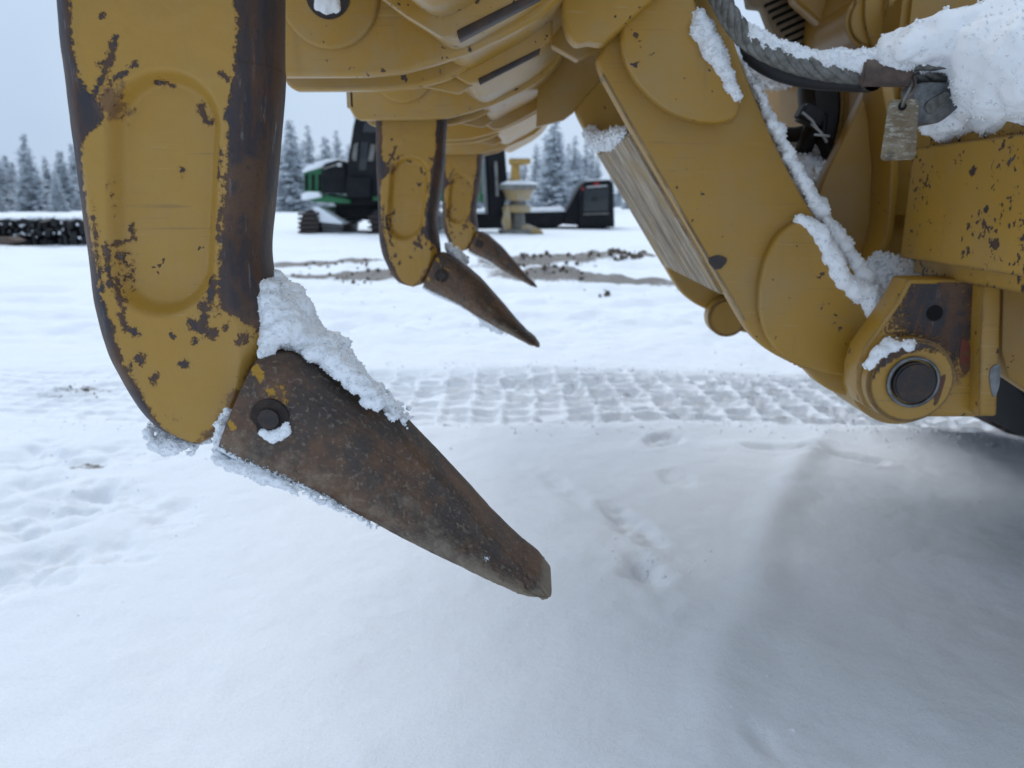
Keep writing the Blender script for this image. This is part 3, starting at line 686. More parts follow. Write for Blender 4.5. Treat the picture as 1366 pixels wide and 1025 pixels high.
# ------------------------------------------------------------------ the bulldozer
dz = empty('bulldozer', (2.6, 1.85, 0)); tag(dz, 'yellow crawler bulldozer whose rear frame carries the ripper', 'bulldozer')
XR = at(1200, 270, 1.35).x
z0, z1 = at(1200, 362, 1.35).z, at(1205, 178, 1.35).z
blk = link('rear_block', from_bm(box_bm((XR+.32, 1.02, (z0+z1)/2), (.64, .66, z1-z0), .026, 4), 'rear_block'), M['speck']); child(blk, dz); blk['label'] = 'yellow box end peppered with small rust chips under a cap of snow'
def bwear(o, f):
    me = o.data; n = len(me.vertices); co = np.empty(n*3, np.float32); me.vertices.foreach_get('co', co); attr(me, 'wear', f(co.reshape(-1, 3)))
BR = [(1212, 372), (1196, 402), (1172, 436), (1152, 464), (1143, 492), (1143, 520), (1153, 542), (1174, 553), (1210, 557), (1300, 557), (1312, 556), (1312, 372)]
brk = link('pivot_bracket', from_bm(plate_bm(PX(BR, 1.19), 1.19, 1.245, .005), 'pivot_bracket'), M['bracket']); child(brk, dz)
brk['label'] = 'bracket plate rubbed to bare brown steel above the pivot pin'
# dense face for the rubbed steel of the bracket
gxn, gzn = 90, 90
BRP = PX(BR, 1.19); bx0, bx1 = min(p[0] for p in BRP), max(p[0] for p in BRP); bz0, bz1 = min(p[1] for p in BRP), max(p[1] for p in BRP)
def inside(x, z, P):
    k = np.zeros(np.shape(x), bool); n = len(P)
    for i in range(n):
        (xa, za), (xb, zb) = P[i], P[(i+1) % n]
        c = ((za > z) != (zb > z)) & (x < (xb-xa)*(z-za)/(zb-za+1e-12)+xa); k ^= c
    return k
def face_sheet(name, P, Y, mat, parent, wearf, rustf=None, n=110, inset=.006):
    x0, x1 = min(p[0] for p in P), max(p[0] for p in P); zz0, zz1 = min(p[1] for p in P), max(p[1] for p in P)
    A, B = np.meshgrid(np.linspace(x0, x1, n), np.linspace(zz0, zz1, n))
    ins = inside(A, B, P) & (seg_dist(A, B, P+[P[0]]) > inset)
    I = np.arange(n*n).reshape(n, n)
    q = np.stack([I[:-1, :-1], I[:-1, 1:], I[1:, 1:], I[1:, :-1]], -1).reshape(-1, 4)
    ok = ins.ravel()[q].all(1); q = q[ok]
    used = np.unique(q); mp = -np.ones(n*n, int); mp[used] = np.arange(len(used))
    V = np.stack([A.ravel()[used], np.full(len(used), Y), B.ravel()[used]], -1)
    me = np_mesh(name, V, mp[q]); attr(me, 'wear', wearf(V[:, 0], V[:, 2]))
    if rustf is not None: attr(me, 'rust', rustf(V[:, 0], V[:, 2]))
    o = link(name, me, mat); child(o, parent); return o
tp0 = at(1250, 410, 1.19); tp1 = at(1275, 480, 1.19)
face_sheet('rubbed_face', BRP, 1.1885, M['shank'], brk,
    lambda x, z: np.clip(.72*np.exp(-(((x-tp0.x)/.115)**2+((z-tp0.z)/.066)**4)) + .45*np.exp(-(((x-tp1.x)/.03)**2+((z-tp1.z)/.05)**2)), 0, 1),
    lambda x, z: np.clip(.55*np.exp(-(((x-tp1.x)/.05)**2+((z-tp1.z)/.08)**2)), 0, 1))
pp = at(1212, 507, 1.17)
hub = cyl('hub_ring', (pp.x, 1.160, pp.z), (pp.x, 1.19, pp.z), .068, M['bracket'], None, n=56, bev=.005); child(hub, brk)
h2 = cyl('pivot_pin', (pp.x, 1.147, pp.z), (pp.x, 1.165, pp.z), .0325, M['darksteel'], None, n=40, bev=.003); child(h2, brk)
cc = [(pp.x+.0665*math.cos(t), pp.z+.0665*math.sin(t)) for t in np.linspace(0, 2*math.pi, 40, endpoint=False)]
def arcw(x, z):
    r = np.hypot(x-pp.x, z-pp.z); th = np.arctan2(z-pp.z, x-pp.x)
    return np.clip(.95*np.exp(-((r-.058)/.014)**2)*np.exp(-((th-2.0)/.95)**2) + .35*np.exp(-((r-.064)/.006)**2), 0, 1)
face_sheet('rubbed_ring', cc, 1.1592, M['shank'], brk, arcw, None, 80, .004)
for pl in ([(1284, 452), (1294, 462), (1296, 488), (1288, 500), (1281, 484)], [(1250, 510), (1262, 500), (1258, 520), (1250, 540), (1246, 528)]):
    o = plate('red_smear', catmull(PX(pl, 1.186 if pl[0][0] > 1270 else 1.1575), 3), 1.1875 if pl[0][0] > 1270 else 1.1585, 1.189 if pl[0][0] > 1270 else 1.1596, M['oldred'], None, 0); child(o, brk)
tr = bmesh.new()
prof = [(.036, 1.1595), (.036, 1.152), (.0405, 1.152), (.0405, 1.1595)]
V = [(pp.x+r*math.cos(t), y, pp.z+r*math.sin(t)) for t in np.linspace(0, 2*math.pi, 40, endpoint=False) for r, y in prof]
Fq = [(i*4+k, i*4+(k+1) % 4, ((i+1) % 40)*4+(k+1) % 4, ((i+1) % 40)*4+k) for i in range(40) for k in range(4)]
o = link('pin_washer', np_mesh('pin_washer', V, Fq, False), M['steel']); child(o, brk)
ph = at(1247, 418, 1.188); o = cyl('bolt_hole', (ph.x, 1.1872, ph.z), (ph.x, 1.20, ph.z), .0125, M['hole'], None, n=24); child(o, brk)
o = plate('upright_flange', PX([(1312, 380), (1336, 384), (1334, 470), (1330, 556), (1306, 556), (1308, 470)], 1.16), 1.16, 1.30, M['bracket'], dz, .004)
o = plate('paint_patch', catmull(PX([(1322, 492), (1334, 488), (1333, 515), (1326, 530), (1321, 512)], 1.158), 3), 1.158, 1.162, M['steel'], dz, 0)
plate('side_brace', PX([(1338, 380), (1480, 380), (1480, 540), (1398, 540), (1345, 505), (1336, 470)], 1.26), 1.26, 1.30, M['dozer'], dz, .005)
plate('rear_frame', PX([(1340, 330), (1700, 330), (1700, 700), (1420, 610), (1345, 500)], 1.6), 1.60, 2.3, M['blackpaint'], dz, .01)
# rear case between the link and the block
CASE_X = .66
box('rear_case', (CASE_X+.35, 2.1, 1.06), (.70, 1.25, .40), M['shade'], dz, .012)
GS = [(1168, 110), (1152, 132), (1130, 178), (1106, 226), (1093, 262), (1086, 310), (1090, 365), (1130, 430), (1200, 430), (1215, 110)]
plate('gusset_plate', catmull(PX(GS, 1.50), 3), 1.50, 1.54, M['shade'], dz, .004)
plate('gusset_flange', PX([(1174, 108), (1192, 112), (1199, 160), (1200, 240), (1193, 310), (1178, 368), (1168, 366), (1184, 300), (1188, 220), (1182, 150)], 1.42), 1.42, 1.50, M['dozer'], dz, .004)
po = at(1095, 160, 1.8)
o = cyl('valve_port', (CASE_X+.01, 1.80, po.z), (CASE_X-.012, 1.80, po.z), .095, M['hole'], dz, n=36)
o = cyl('port_ring', (CASE_X+.01, 1.80, po.z), (CASE_X-.008, 1.80, po.z), .11, M['dozer'], dz, n=36, bev=.004)
o = tube('hydraulic_hose', [tuple(p) for p in catmull([tuple(at(*q)) for q in ((1030, 178, 1.75), (1060, 180, 1.7), (1085, 176, 1.68), (1100, 190, 1.66), (1110, 215, 1.66))], 6, False)], .016, M['black'], dz)
o = tube('hydraulic_hose', [tuple(p) for p in catmull([tuple(at(*q)) for q in ((1075, 120, 1.75), (1078, 148, 1.68), (1088, 160, 1.64), (1080, 180, 1.66), (1072, 200, 1.7))], 6, False)], .018, M['black'], dz)
box('hose_fitting', at(1080, 155, 1.62), (.05, .04, .035), M['black'], dz, .006, rot=Matrix.Rotation(.4, 3, 'Y'))
box('hose_fitting', at(1104, 168, 1.62), (.025, .03, .05), M['black'], dz, .006)
for q in (((1082, 165), (1103, 190)), ((1086, 180), (1106, 182)), ((1070, 150), (1090, 172))):
    tube('cable_tie', [tuple(at(q[0][0], q[0][1], 1.59)), tuple(at((q[0][0]+q[1][0])/2+3, (q[0][1]+q[1][1])/2, 1.585)), tuple(at(q[1][0], q[1][1], 1.59))], .0028, M['white'], dz, 6)
pbox('step_ledge', 1030, 205, 1102, 215, 1.75, 1.95, M['dozer'], dz, .004)
# louvred guard above and the hinge housing
gA, gB = at(1008, 4, 2.3), at(1140, 66, 2.3)
GP = [(992, -40), (1020, -40), (1100, -40), (1150, 20), (1130, 66), (1070, 66), (1034, 52), (1018, 10), (1000, 8)]
gr = plate('louvre_guard', PX(GP, 1.86), 1.86, 1.90, M['tan'], dz, .004)
for k in range(9):
    x0_, y0_ = 1020+5.5*k, 6+8.2*k
    for (u0, u1) in (((0, 34),) if k < 4 else ((0, 40), (48, 72))):
        pts = PX([(x0_+u0, y0_-u0*.45), (x0_+u1, y0_-u1*.45), (x0_+u1, y0_-u1*.45+4.2), (x0_+u0, y0_-u0*.45+4.2)], 1.855)
        s_ = plate('louvre_slot', pts, 1.855, 1.865, M['hole'], None, 0); child(s_, gr)
plate('hood_rail', PX([(1050, -60), (1060, 0), (1120, 52), (1165, 100), (1185, 108), (1205, 90), (1200, 40), (1170, -60)], 1.75), 1.75, 1.80, M['dozer'], dz, .01, 3)
hp = at(1268, -2, 1.55)
hs = cyl('hinge_housing', (hp.x, 1.56, hp.z), (hp.x, 1.95, hp.z), .165, M['dozer'], dz, n=56, bev=.012)
for r_, y_ in ((.120, 1.545), (.052, 1.532)):
    o = cyl('housing_cap', (hp.x, y_, hp.z), (hp.x, 1.57, hp.z), r_, M['dozer'], None, n=48, bev=.004); child(o, hs)
for r_ in (.056,):
    V = [(hp.x+(r_+dr)*math.cos(t), 1.5305+dy, hp.z+(r_+dr)*math.sin(t)) for t in np.linspace(0, 2*math.pi, 40, endpoint=False) for dr, dy in ((-.002, .016), (-.002, .01), (.002, .01), (.002, .016))]
    o = link('cap_groove', np_mesh('cap_groove', V, Fq, False), M['hole']); child(o, hs)
pbox('housing_block', 1320, -80, 1500, 120, 1.5, 1.9, M['dozer'], dz, .01)
o = cyl('housing_flange', (hp.x-.125, 1.57, hp.z-.03), (hp.x-.125, 1.75, hp.z-.03), .055, M['dozer'], dz, n=40, bev=.008)
# hull, cab and crawler tracks farther forward (beyond the frame edge)
box('hull', (2.9, 1.85, 1.45), (3.3, 1.05, .75), M['dozer'], dz, .03)
box('added_belly_guard', (2.9, 1.85, .99), (3.3, 1.0, .16), M['blackpaint'], dz, .03)  # unseen black slab added to cut yellow bounce onto the snow
box('fuel_tank', (1.62, 1.85, 1.95), (.75, 1.6, .75), M['dozer'], dz, .05)
box('cab', (2.6, 1.85, 2.55), (1.3, 1.4, 1.4), M['dozer'], dz, .06)
box('engine_hood', (4.0, 1.85, 2.0), (1.5, .95, .6), M['dozer'], dz, .06)
shoe = from_bm(box_bm((0, 0, 0), (.19, .52, .028), .004), 'track_shoe'); shoe.materials.append(M['darksteel'])
grous = from_bm(box_bm((-.06, 0, .03), (.02, .52, .05), .003), 'grouser'); grous.materials.append(M['darksteel'])
def track(yc_):
    t = plate('track_frame', [(1.95, .3), (4.35, .3), (4.35, .62), (1.95, .75)], yc_-.15, yc_+.15, M['shade'], dz, .02)
    for (cx_, cz_, r_) in ((1.85, .55, .40), (4.45, .46, .32)):
        o = cyl('idler_wheel', (cx_, yc_-.10, cz_), (cx_, yc_+.10, cz_), r_, M['darksteel'], None, n=28, bev=.02); child(o, t)
    path = []
    for q in np.linspace(R(90), R(270), 8): path.append((1.85+.47*math.cos(q), .55+.47*math.sin(q)))
    for q in np.linspace(1.9, 4.4, 13)[1:-1]: path.append((q, .078))
    for q in np.linspace(R(-90), R(90), 7): path.append((4.45+.40*math.cos(q), .46+.40*math.sin(q)))
    for q in np.linspace(4.4, 1.9, 13)[1:-1]: path.append((q, .94))
    n = len(path)
    for i in range(n):
        x0_, q0 = path[i]; x1_, q1 = path[(i+1) % n]; ang = math.atan2(q1-q0, x1_-x0_)
        s_ = link('track_shoe', shoe); s_.location = ((x0_+x1_)/2, yc_, (q0+q1)/2); s_.rotation_euler = (0, -ang + math.pi, 0); child(s_, t)
track(.90); track(2.80)

# ------------------------------------------------------------------ wire rope with its eye, and the tag
rope = empty('wire_rope', tuple(at(1180, 100, 1.12))); tag(rope, 'thick twisted steel wire rope with a crimped eye under snow beside the block', 'rope')
path = catmull([tuple(at(*q)) for q in ((925, -60, 1.30), (955, -12, 1.26), (975, 25, 1.24), (1000, 54, 1.22), (1040, 76, 1.20), (1090, 91, 1.18), (1150, 98, 1.16), (1220, 99, 1.14), (1300, 95, 1.12), (1340, 90, 1.12))], 16, False)
P = np.array(path); T = np.gradient(P, axis=0); T /= np.linalg.norm(T, axis=1)[:, None]
arc = np.concatenate([[0], np.cumsum(np.linalg.norm(np.diff(P, axis=0), axis=1))])
A_ = np.cross(T, [0, 1, 0]); A_ /= np.linalg.norm(A_, axis=1)[:, None]; B_ = np.cross(T, A_)
for k in range(6):
    th = 2*math.pi*k/6 + arc*2*math.pi/.12
    tube('strand', P + .0095*(np.cos(th)[:, None]*A_ + np.sin(th)[:, None]*B_), .0068, M['rope'], rope, 8)
tube('rope_core', P, .009, M['rope'], rope, 8)
p2 = catmull([tuple(at(*q)) for q in ((970, 20, 1.34), (990, 62, 1.32), (1030, 92, 1.30), (1080, 106, 1.28), (1150, 110, 1.24), (1165, 108, 1.2))], 10, False)
tube('return_strand', p2, .0145, M['black'], rope, 12)
f0, f1 = at(1149, 97, 1.142), at(1216, 98, 1.128)
bm = cyl_bm(f0, f1, .0185, n=24, bev=.003)
for v in bm.verts: v.co += Vector((0, 0, .0015*mnoise.noise(v.co*90)))
o = link('ferrule', from_bm(bm, 'ferrule'), M['rusty']); child(o, rope)
plate('thimble_rim', catmull(PX([(1228, 86), (1260, 84), (1302, 88), (1304, 94), (1260, 92), (1228, 93)], 1.10), 3), 1.10, 1.14, M['rope'], rope, .001)
plate('thimble', catmull(PX([(1222, 112), (1262, 110), (1292, 112), (1290, 126), (1276, 146), (1252, 164), (1232, 164), (1224, 158), (1222, 138)], 1.11), 3), 1.11, 1.15, M['steel'], rope, .006, 3)
plate('thimble_eye', catmull(PX([(1236, 138), (1250, 128), (1264, 122), (1268, 130), (1256, 146), (1240, 152)], 1.105), 3), 1.105, 1.112, M['rope'], rope, .003)
tgr = empty('metal_tag', tuple(at(1200, 210, 1.04))); tag(tgr, 'stamped metal tag dangling on a wire from the wire rope eye', 'tag')
def tag_mat():
    m = Mat('oxidised_tag'); v = m.noise(1, 6, .75, vec=m.stretch((60, 60, 190)))
    c = m.mix(m.ramp(m.noise(24, 5, .7), .38, .62), (.17, .13, .08), (.25, .21, .15)); c = m.mix(m.ramp(v, .50, .66, 0, .8), c, (.44, .43, .38)); c = m.mix(m.ramp(m.noise(30, 4), .6, .7, 0, .7), c, (.10, .08, .06))
    return m.done(c, .55, .45, m.bump(v, .0006, .8))
TG = [(1186, 136), (1190, 133), (1222, 132), (1226, 136), (1222, 208), (1218, 213), (1180, 215), (1175, 211)]
plate('tag_plate', PX(TG, 1.045), 1.045, 1.0475, tag_mat(), tgr, .0006)
q_ = at(1204, 142, 1.044); cyl('tag_hole', (q_.x, 1.0435, q_.z), (q_.x, 1.046, q_.z), .0052, M['hole'], tgr, n=18)
tube('tag_wire', catmull([tuple(at(*q)) for q in ((1203, 143, 1.043), (1206, 134, 1.041), (1212, 122, 1.06), (1217, 110, 1.10), (1213, 104, 1.12))], 8, False), .0018, M['rope'], tgr, 8)
tube('tag_wire', catmull([tuple(at(*q)) for q in ((1204, 142, 1.043), (1210, 132, 1.042), (1219, 122, 1.07), (1221, 108, 1.10), (1218, 100, 1.12))], 8, False), .0018, M['rusty'], tgr, 8)

# ------------------------------------------------------------------ snow lying on the machine
b = trail([(362, 372, .655, .005), (374, 400, .655, .009), (384, 430, .65, .013), (396, 446, .65, .011), (422, 457, .65, .008), (450, 476, .65, .005)], 170, .006, .35, .026)
b += trail([(362, 372, .675, .006), (384, 405, .68, .009), (412, 440, .685, .009), (450, 473, .685, .006), (485, 505, .685, .004)], 130, .004, .4, .012)
b += trail([(358, 420, .63, .005), (360, 450, .62, .006), (354, 476, .605, .003)], 50, .003, .4, .006)
b += trail([(420, 462, .62, .006), (455, 488, .615, .006), (480, 512, .612, .005), (502, 532, .61, .004), (524, 552, .61, .0025)], 150, .004, .5, .010)
b += trail([(440, 468, .66, .006), (480, 504, .66, .004), (512, 533, .65, .003), (545, 560, .64, .002)], 160, .004, .6, .018)
snow('snow_clump', 'snow wedged between the bare edged shank and its rusty tip', b, .0016, .0020, 150, crumbs=4500, csize=.0017)
b = trail([(290, 604, .592, .0022), (318, 617, .592, .0034), (345, 629, .590, .0046), (380, 643, .590, .0024), (430, 661, .590, .0018), (510, 702, .593, .0013)], 340, .0022, .5, .012)
snow('snow_crust', 'frozen snow crust clinging along the lower edge of the rusty tip', b, .0013, .0014, 240, crumbs=3000, csize=.0012)
b = trail([(200, 562, .635, .002), (215, 578, .635, .004), (232, 588, .635, .006), (250, 590, .635, .004), (272, 592, .63, .002)], 90, .004, .5, .02) + trail([(300, 545, .60, .003), (296, 575, .60, .0045), (291, 600, .60, .003)], 26, .002, .4, .004)
snow('snow_crust', 'frozen snow crust hanging under the rounded heel of the shank', b, .0011, .0018, 240, crumbs=2000, csize=.0012)
b = trail([(352, 577, pinY-.001, .0028), (365, 583, pinY-.001, .0042), (380, 576, pinY-.001, .0040), (386, 560, pinY-.001, .0022)], 40, .0012, .4, .001)
snow('snow_crescent', 'crescent of snow caught around the pin of the near rusty tip', b, .0009, .0009, 400, crumbs=400, csize=.0008)
# middle tip
b = trail([(636, 415, 1.83, .012), (655, 428, 1.83, .016), (680, 438, 1.83, .010), (700, 447, 1.83, .005)], 60, .008, .4, .03)
snow('snow_clump', 'snow frozen under the tip of the middle shank', b, .005, .004, 70)
b = trail([(596, 330, 1.85, .008), (610, 340, 1.85, .010), (622, 350, 1.86, .006)], 30, .006, .4, .03)
snow('snow_clump', 'thin snow on top of the tip of the middle shank', b, .005, .003, 70)
# link edges
b = trail([(990, 84, 1.325, .005), (1012, 130, 1.325, .007), (1045, 198, 1.325, .009), (1080, 262, 1.325, .010), (1112, 312, 1.325, .012), (1150, 372, 1.325, .014), (1168, 405, 1.325, .013)], 420, .004, .35, .018)
b += trail([(1064, 292, 1.285, .005), (1090, 306, 1.285, .009), (1108, 342, 1.285, .010), (1126, 378, 1.285, .011), (1160, 396, 1.285, .014), (1170, 424, 1.27, .010), (1160, 448, 1.265, .004)], 320, .005, .45, .008)
snow('snow_ridge', 'ridge of snow packed along the upper edge of the yellow lower link', b, .0034, .0026, 90, crumbs=3500, csize=.0028)
b = trail([(927, 12, 1.268, .006), (935, 40, 1.268, .012), (955, 74, 1.268, .013), (972, 108, 1.268, .008), (984, 136, 1.268, .004)], 150, .005, .45, .010)
b += trail([(950, 10, 1.32, .006), (985, 84, 1.32, .007)], 40, .004, .4, .012)
snow('snow_ridge', 'streak of snow on the sloping edge of the raised doubler plate', b, .0034, .0022, 90, crumbs=1500, csize=.0028)
b = trail([(985, 30, 1.24, .006), (1005, 50, 1.22, .009), (1045, 70, 1.20, .009), (1100, 82, 1.18, .010), (1160, 82, 1.15, .013), (1200, 78, 1.13, .015), (1240, 72, 1.12, .018)], 330, .004, .35, .010)
snow('snow_line', 'line of snow balanced along the top of the wire rope', b, .0032, .0026, 110, crumbs=3500, csize=.0025)
b = []
for _ in range(330):
    t = random.random(); y = random.uniform(.72, 1.27); x = XR + .02 + random.random()**1.3*.42
    top = z1 + .012 + .085*min(1, (x-XR)/.22)*(1-.5*((y-.98)/.32)**2)
    b.append((x, y, z1 + (top-z1)*random.random()**.6, random.uniform(.022, .034)))
b += trail([(1196, 66, 1.12, .016), (1240, 58, 1.11, .022), (1290, 48, 1.1, .028), (1340, 40, 1.08, .03), (1366, 34, 1.06, .03)], 110, .010, .3, .03)
b += trail([(1300, 80, 1.12, .024), (1296, 112, 1.12, .022), (1282, 140, 1.14, .018), (1262, 164, 1.18, .011), (1240, 174, 1.25, .007)], 120, .008, .35, .02)
b += trail([(1330, 70, 1.06, .04), (1340, 110, 1.06, .04), (1400, 90, 1.0, .05)], 60, .02, .3, .04)
snow('snow_cap', 'deep cap of snow heaped on the rust specked rear block', b, .0052, .0042, 60, crumbs=9000, csize=.0034)
b = trail([(1158, 492, 1.172, .004), (1166, 474, 1.172, .007), (1186, 463, 1.172, .009), (1212, 462, 1.172, .008), (1232, 468, 1.172, .004)], 60, .003, .4, .008)
snow('snow_patch', 'small snow patch on top of the pivot hub ring', b, .003, .0015, 110, crumbs=150)
b = trail([(1176, 362, 1.40, .02), (1200, 372, 1.40, .024), (1180, 395, 1.38, .022)], 50, .012, .4, .03)
snow('snow_clump', 'grey snow lodged in the gap beside the bracket', b, .006, .004, 60)
b = trail([(1035, 208, 1.8, .014), (1080, 206, 1.8, .02), (1060, 230, 1.7, .022), (1095, 236, 1.6, .018), (1045, 196, 1.85, .02)], 70, .012, .4, .04)
snow('snow_clump', 'snow gathered on the ledge under the hydraulic hoses', b, .007, .004, 50)
b = trail([(1002, 92, 2.1, .02), (1040, 97, 2.1, .024), (1075, 99, 2.0, .014)], 50, .012, .4, .06)
snow('snow_clump', 'snow lying on top of the rear case behind the rope', b, .008, .005, 40)
b = trail([(786, 176, 1.92, .012), (800, 190, 1.86, .014), (822, 186, 1.6, .012), (834, 178, 1.42, .008)], 110, .008, .4, .03)
snow('snow_clump', 'snow inside the opening of the lower link', b, .005, .003, 60)
hz_ = H+.276-.014
b = [(-.286+random.uniform(-.017, .017), 1.1315+random.uniform(-.003, .002), hz_+random.uniform(-.007, .011), random.uniform(.004, .007)) for _ in range(60)]
snow('snow_patch', 'snow filling the bottom of the empty pocket pin hole', b, .003, .0015, 110, crumbs=0)

# ------------------------------------------------------------------ machines and attachments in the yard
def drop(o): return o
ex = empty('excavator', (*gnd(480, 312), 0)); tag(ex, 'green and black tracked forestry machine with snow on its hood and tracks', 'excavator')
Y = gnd(450, 312)[1]
def ext(name, pts, y0, y1, mat, bev=.03): return plate(name, PX(pts, Y), Y+y0, Y+y1, mat, ex, bev)
tk = ext('crawler_track', [(399, 300), (403, 285), (412, 279), (420, 283), (426, 297), (425, 313), (400, 313)], 0, 3.6, M['black'], .05)
for k in range(5):
    s_ = plate('track_pad', PX([(398, 284+6*k), (426, 283.5+6*k), (426, 287+6*k), (398, 287.5+6*k)], Y), Y-.06, Y, M['darksteel'], None, .01); child(s_, tk)
s_ = plate('snow_load', PX([(414, 277), (424, 276), (455, 296), (457, 300), (426, 297), (420, 283)], Y), Y+.02, Y+2.6, M['softsnow'], None, .04); child(s_, tk)
for k in range(6):
    s_ = plate('track_pad', PX([(427+.5*k, 298+2.6*k), (457-.3*k, 300+2.5*k), (457-.3*k, 302+2.5*k), (427+.5*k, 300+2.6*k)], Y), Y+.05, Y+2.0, M['steel' if k % 2 else 'darksteel'], None, .01); child(s_, tk)
tk2 = ext('crawler_track', [(492, 288), (500, 279), (560, 279), (575, 290), (575, 313), (496, 313)], 0, 3.6, M['black'], .05)
for k in range(4):
    s_ = plate('track_pad', PX([(491, 288+7*k), (520, 288+7*k), (520, 291+7*k), (491, 291+7*k)], Y), Y-.06, Y, M['darksteel'], None, .01); child(s_, tk2)
ext('undercarriage', [(440, 270), (500, 270), (500, 296), (440, 292)], .6, 2.6, M['blackpaint'])
ext('turntable', [(432, 262), (515, 262), (515, 274), (445, 276)], .3, 3.2, M['blackpaint'])
hd = ext('engine_hood', [(402, 229), (424, 222), (432, 222), (432, 258), (402, 257)], .2, 2.6, M['green'])
for k in range(3):
    s_ = plate('hood_louvre', PX([(404+9*k, 233), (408+9*k, 232), (408+9*k, 254), (404+9*k, 254)], Y), Y+.17, Y+.21, M['blackpaint'], None, .01); child(s_, hd)
s_ = plate('snow_load', PX([(400, 231), (404, 223), (430, 213), (450, 211), (456, 215), (432, 222)], Y), Y+.1, Y+2.5, M['softsnow'], None, .06); child(s_, hd)
ext('counterweight', [(403, 258), (430, 259), (466, 266), (466, 272), (420, 270), (402, 266)], .1, 2.6, M['green'])
s_ = plate('snow_load', PX([(401, 262), (408, 256), (426, 256), (430, 263), (404, 268)], Y), Y-.1, Y+.6, M['softsnow'], ex, .06)
gd = ext('side_guard', [(429, 226), (433, 219), (452, 213), (461, 217), (464, 258), (430, 258)], -.05, 1.0, M['blackpaint'])
s_ = plate('guard_bar', PX([(432, 224), (452, 218), (452, 221), (432, 227)], Y), Y-.09, Y-.05, M['greyfar'], None, .01); child(s_, gd)
s_ = plate('work_light', PX([(451, 218), (457, 217), (457, 223), (451, 223)], Y), Y-.12, Y-.06, M['white'], None, .02); child(s_, gd)
cb = ext('cab', [(463, 262), (466, 215), (473, 170), (482, 128), (498, 98), (540, 96), (545, 262)], -.2, 1.6, M['blackpaint'], .05)
for pts in ([(472, 214), (474, 194), (480, 191), (478, 216)], [(493, 216), (497, 193), (503, 194), (500, 216)]):
    s_ = plate('window', PX(pts, Y), Y-.23, Y-.19, M['greyfar'], None, .01); child(s_, cb)
s_ = plate('window', PX([(481, 228), (484, 190), (494, 190), (491, 228)], Y), Y-.225, Y-.19, M['glass'], None, .01); child(s_, cb)
s_ = plate('window', PX([(486, 178), (492, 140), (506, 134), (508, 178)], Y), Y-.225, Y-.19, M['glass'], None, .01); child(s_, cb)
s_ = plate('roof_light', PX([(475, 155), (481, 154), (481, 160), (475, 160)], Y), Y-.3, Y-.2, M['white'], None, .02); child(s_, cb)
s_ = plate('door_step', PX([(466, 238), (498, 237), (498, 264), (468, 264)], Y), Y-.36, Y-.2, M['blackpaint'], None, .03); child(s_, cb)
ext('side_panel', [(499, 212), (560, 208), (640, 214), (640, 262), (500, 262)], .1, 2.2, M['green'])
ext('body_rail', [(497, 258), (642, 258), (642, 270), (497, 268)], 0, 2.2, M['green'])
bmv = ext('boom', [(560, 120), (590, 112), (668, 172), (672, 210), (655, 215), (645, 190), (560, 150)], .4, 1.0, M['blackpaint'])
ar = ext('dipper_arm', [(646, 200), (672, 196), (676, 250), (668, 292), (650, 292), (646, 250)], .3, .9, M['blackpaint'])
s_ = plate('hydraulic_rod', PX([(643, 205), (646, 205), (650, 285), (646, 285)], Y), Y+.2, Y+.3, M['steel'], None, .01); child(s_, ar)
s_ = plate('hydraulic_rod', PX([(659, 215), (663, 215), (665, 262), (661, 262)], Y), Y+.15, Y+.28, M['greyfar'], None, .01); child(s_, ar)

Yf = gnd(690, 313)[1]
fh = empty('felling_head', (*gnd(690, 313), 0)); tag(fh, 'dirty yellow disc saw felling head standing upright in the snow', 'attachment')
cxf = at(690, 300, Yf).x; cyf = Yf+.7; U = (at(700, 300, Yf)-at(690, 300, Yf)).x/10
def fz(py): return at(690, py, Yf).z
def lathe(name, prof, mat, parent, n=20):
    V = [(cxf+off*U+r*U*math.cos(t), cyf+r*U*math.sin(t), fz(py)) for (r, py, off) in prof for t in np.linspace(0, 2*math.pi, n, endpoint=False)]
    m = len(prof); Fq_ = [(i*n+k, i*n+(k+1) % n, (i+1)*n+(k+1) % n, (i+1)*n+k) for i in range(m-1) for k in range(n)]
    me = np_mesh(name, V, Fq_); bm = bmesh.new(); bm.from_mesh(me); bm.verts.ensure_lookup_table()
    bm.faces.new([bm.verts[k] for k in range(n)]); bm.faces.new([bm.verts[(m-1)*n+k] for k in range(n)])
    bmesh.ops.recalc_face_normals(bm, faces=bm.faces); bm.to_mesh(me); bm.free(); finish(me, 40)
    o = link(name, me, mat); child(o, parent); return o
lathe('base_skid', [(27, 313, 0), (27, 308, 0), (12, 304, 0)], M['greyfar'], fh)
lathe('body_column', [(13, 308, 0), (10, 296, 0), (9, 280, 0), (11, 262, 0), (12, 250, 0)], M['greyfar'], fh)
lathe('lower_ring', [(19, 284, -2), (20, 278, -2), (17, 274, -2)], M['yellowfar'], fh)
lathe('upper_ring', [(16, 268, 0), (19, 258, 0), (21, 255, 0), (21, 250, 0)], M['yellowfar'], fh)
d_ = lathe('saw_disc', [(27, 253, -1), (28, 249, -1), (27, 246, -1)], M['greyfar'], fh, 28)
o = lathe('snow_load', [(26, 248, 0), (25, 244, 1), (15, 240, 2)], M['softsnow'], fh); child(o, fh)
plate('mast', PX([(679, 244), (682, 216), (692, 216), (694, 244)], Yf), Yf+.4, Yf+.9, M['yellowmast'], fh, .03)
plate('mast_head', PX([(678, 218), (678, 211), (708, 211), (707, 217), (696, 219)], Yf), Yf+.3, Yf+1.0, M['yellowmast'], fh, .03)
plate('snow_load', PX([(679, 211), (682, 206), (704, 206), (708, 211)], Yf), Yf+.3, Yf+1.0, M['softsnow'], fh, .03)
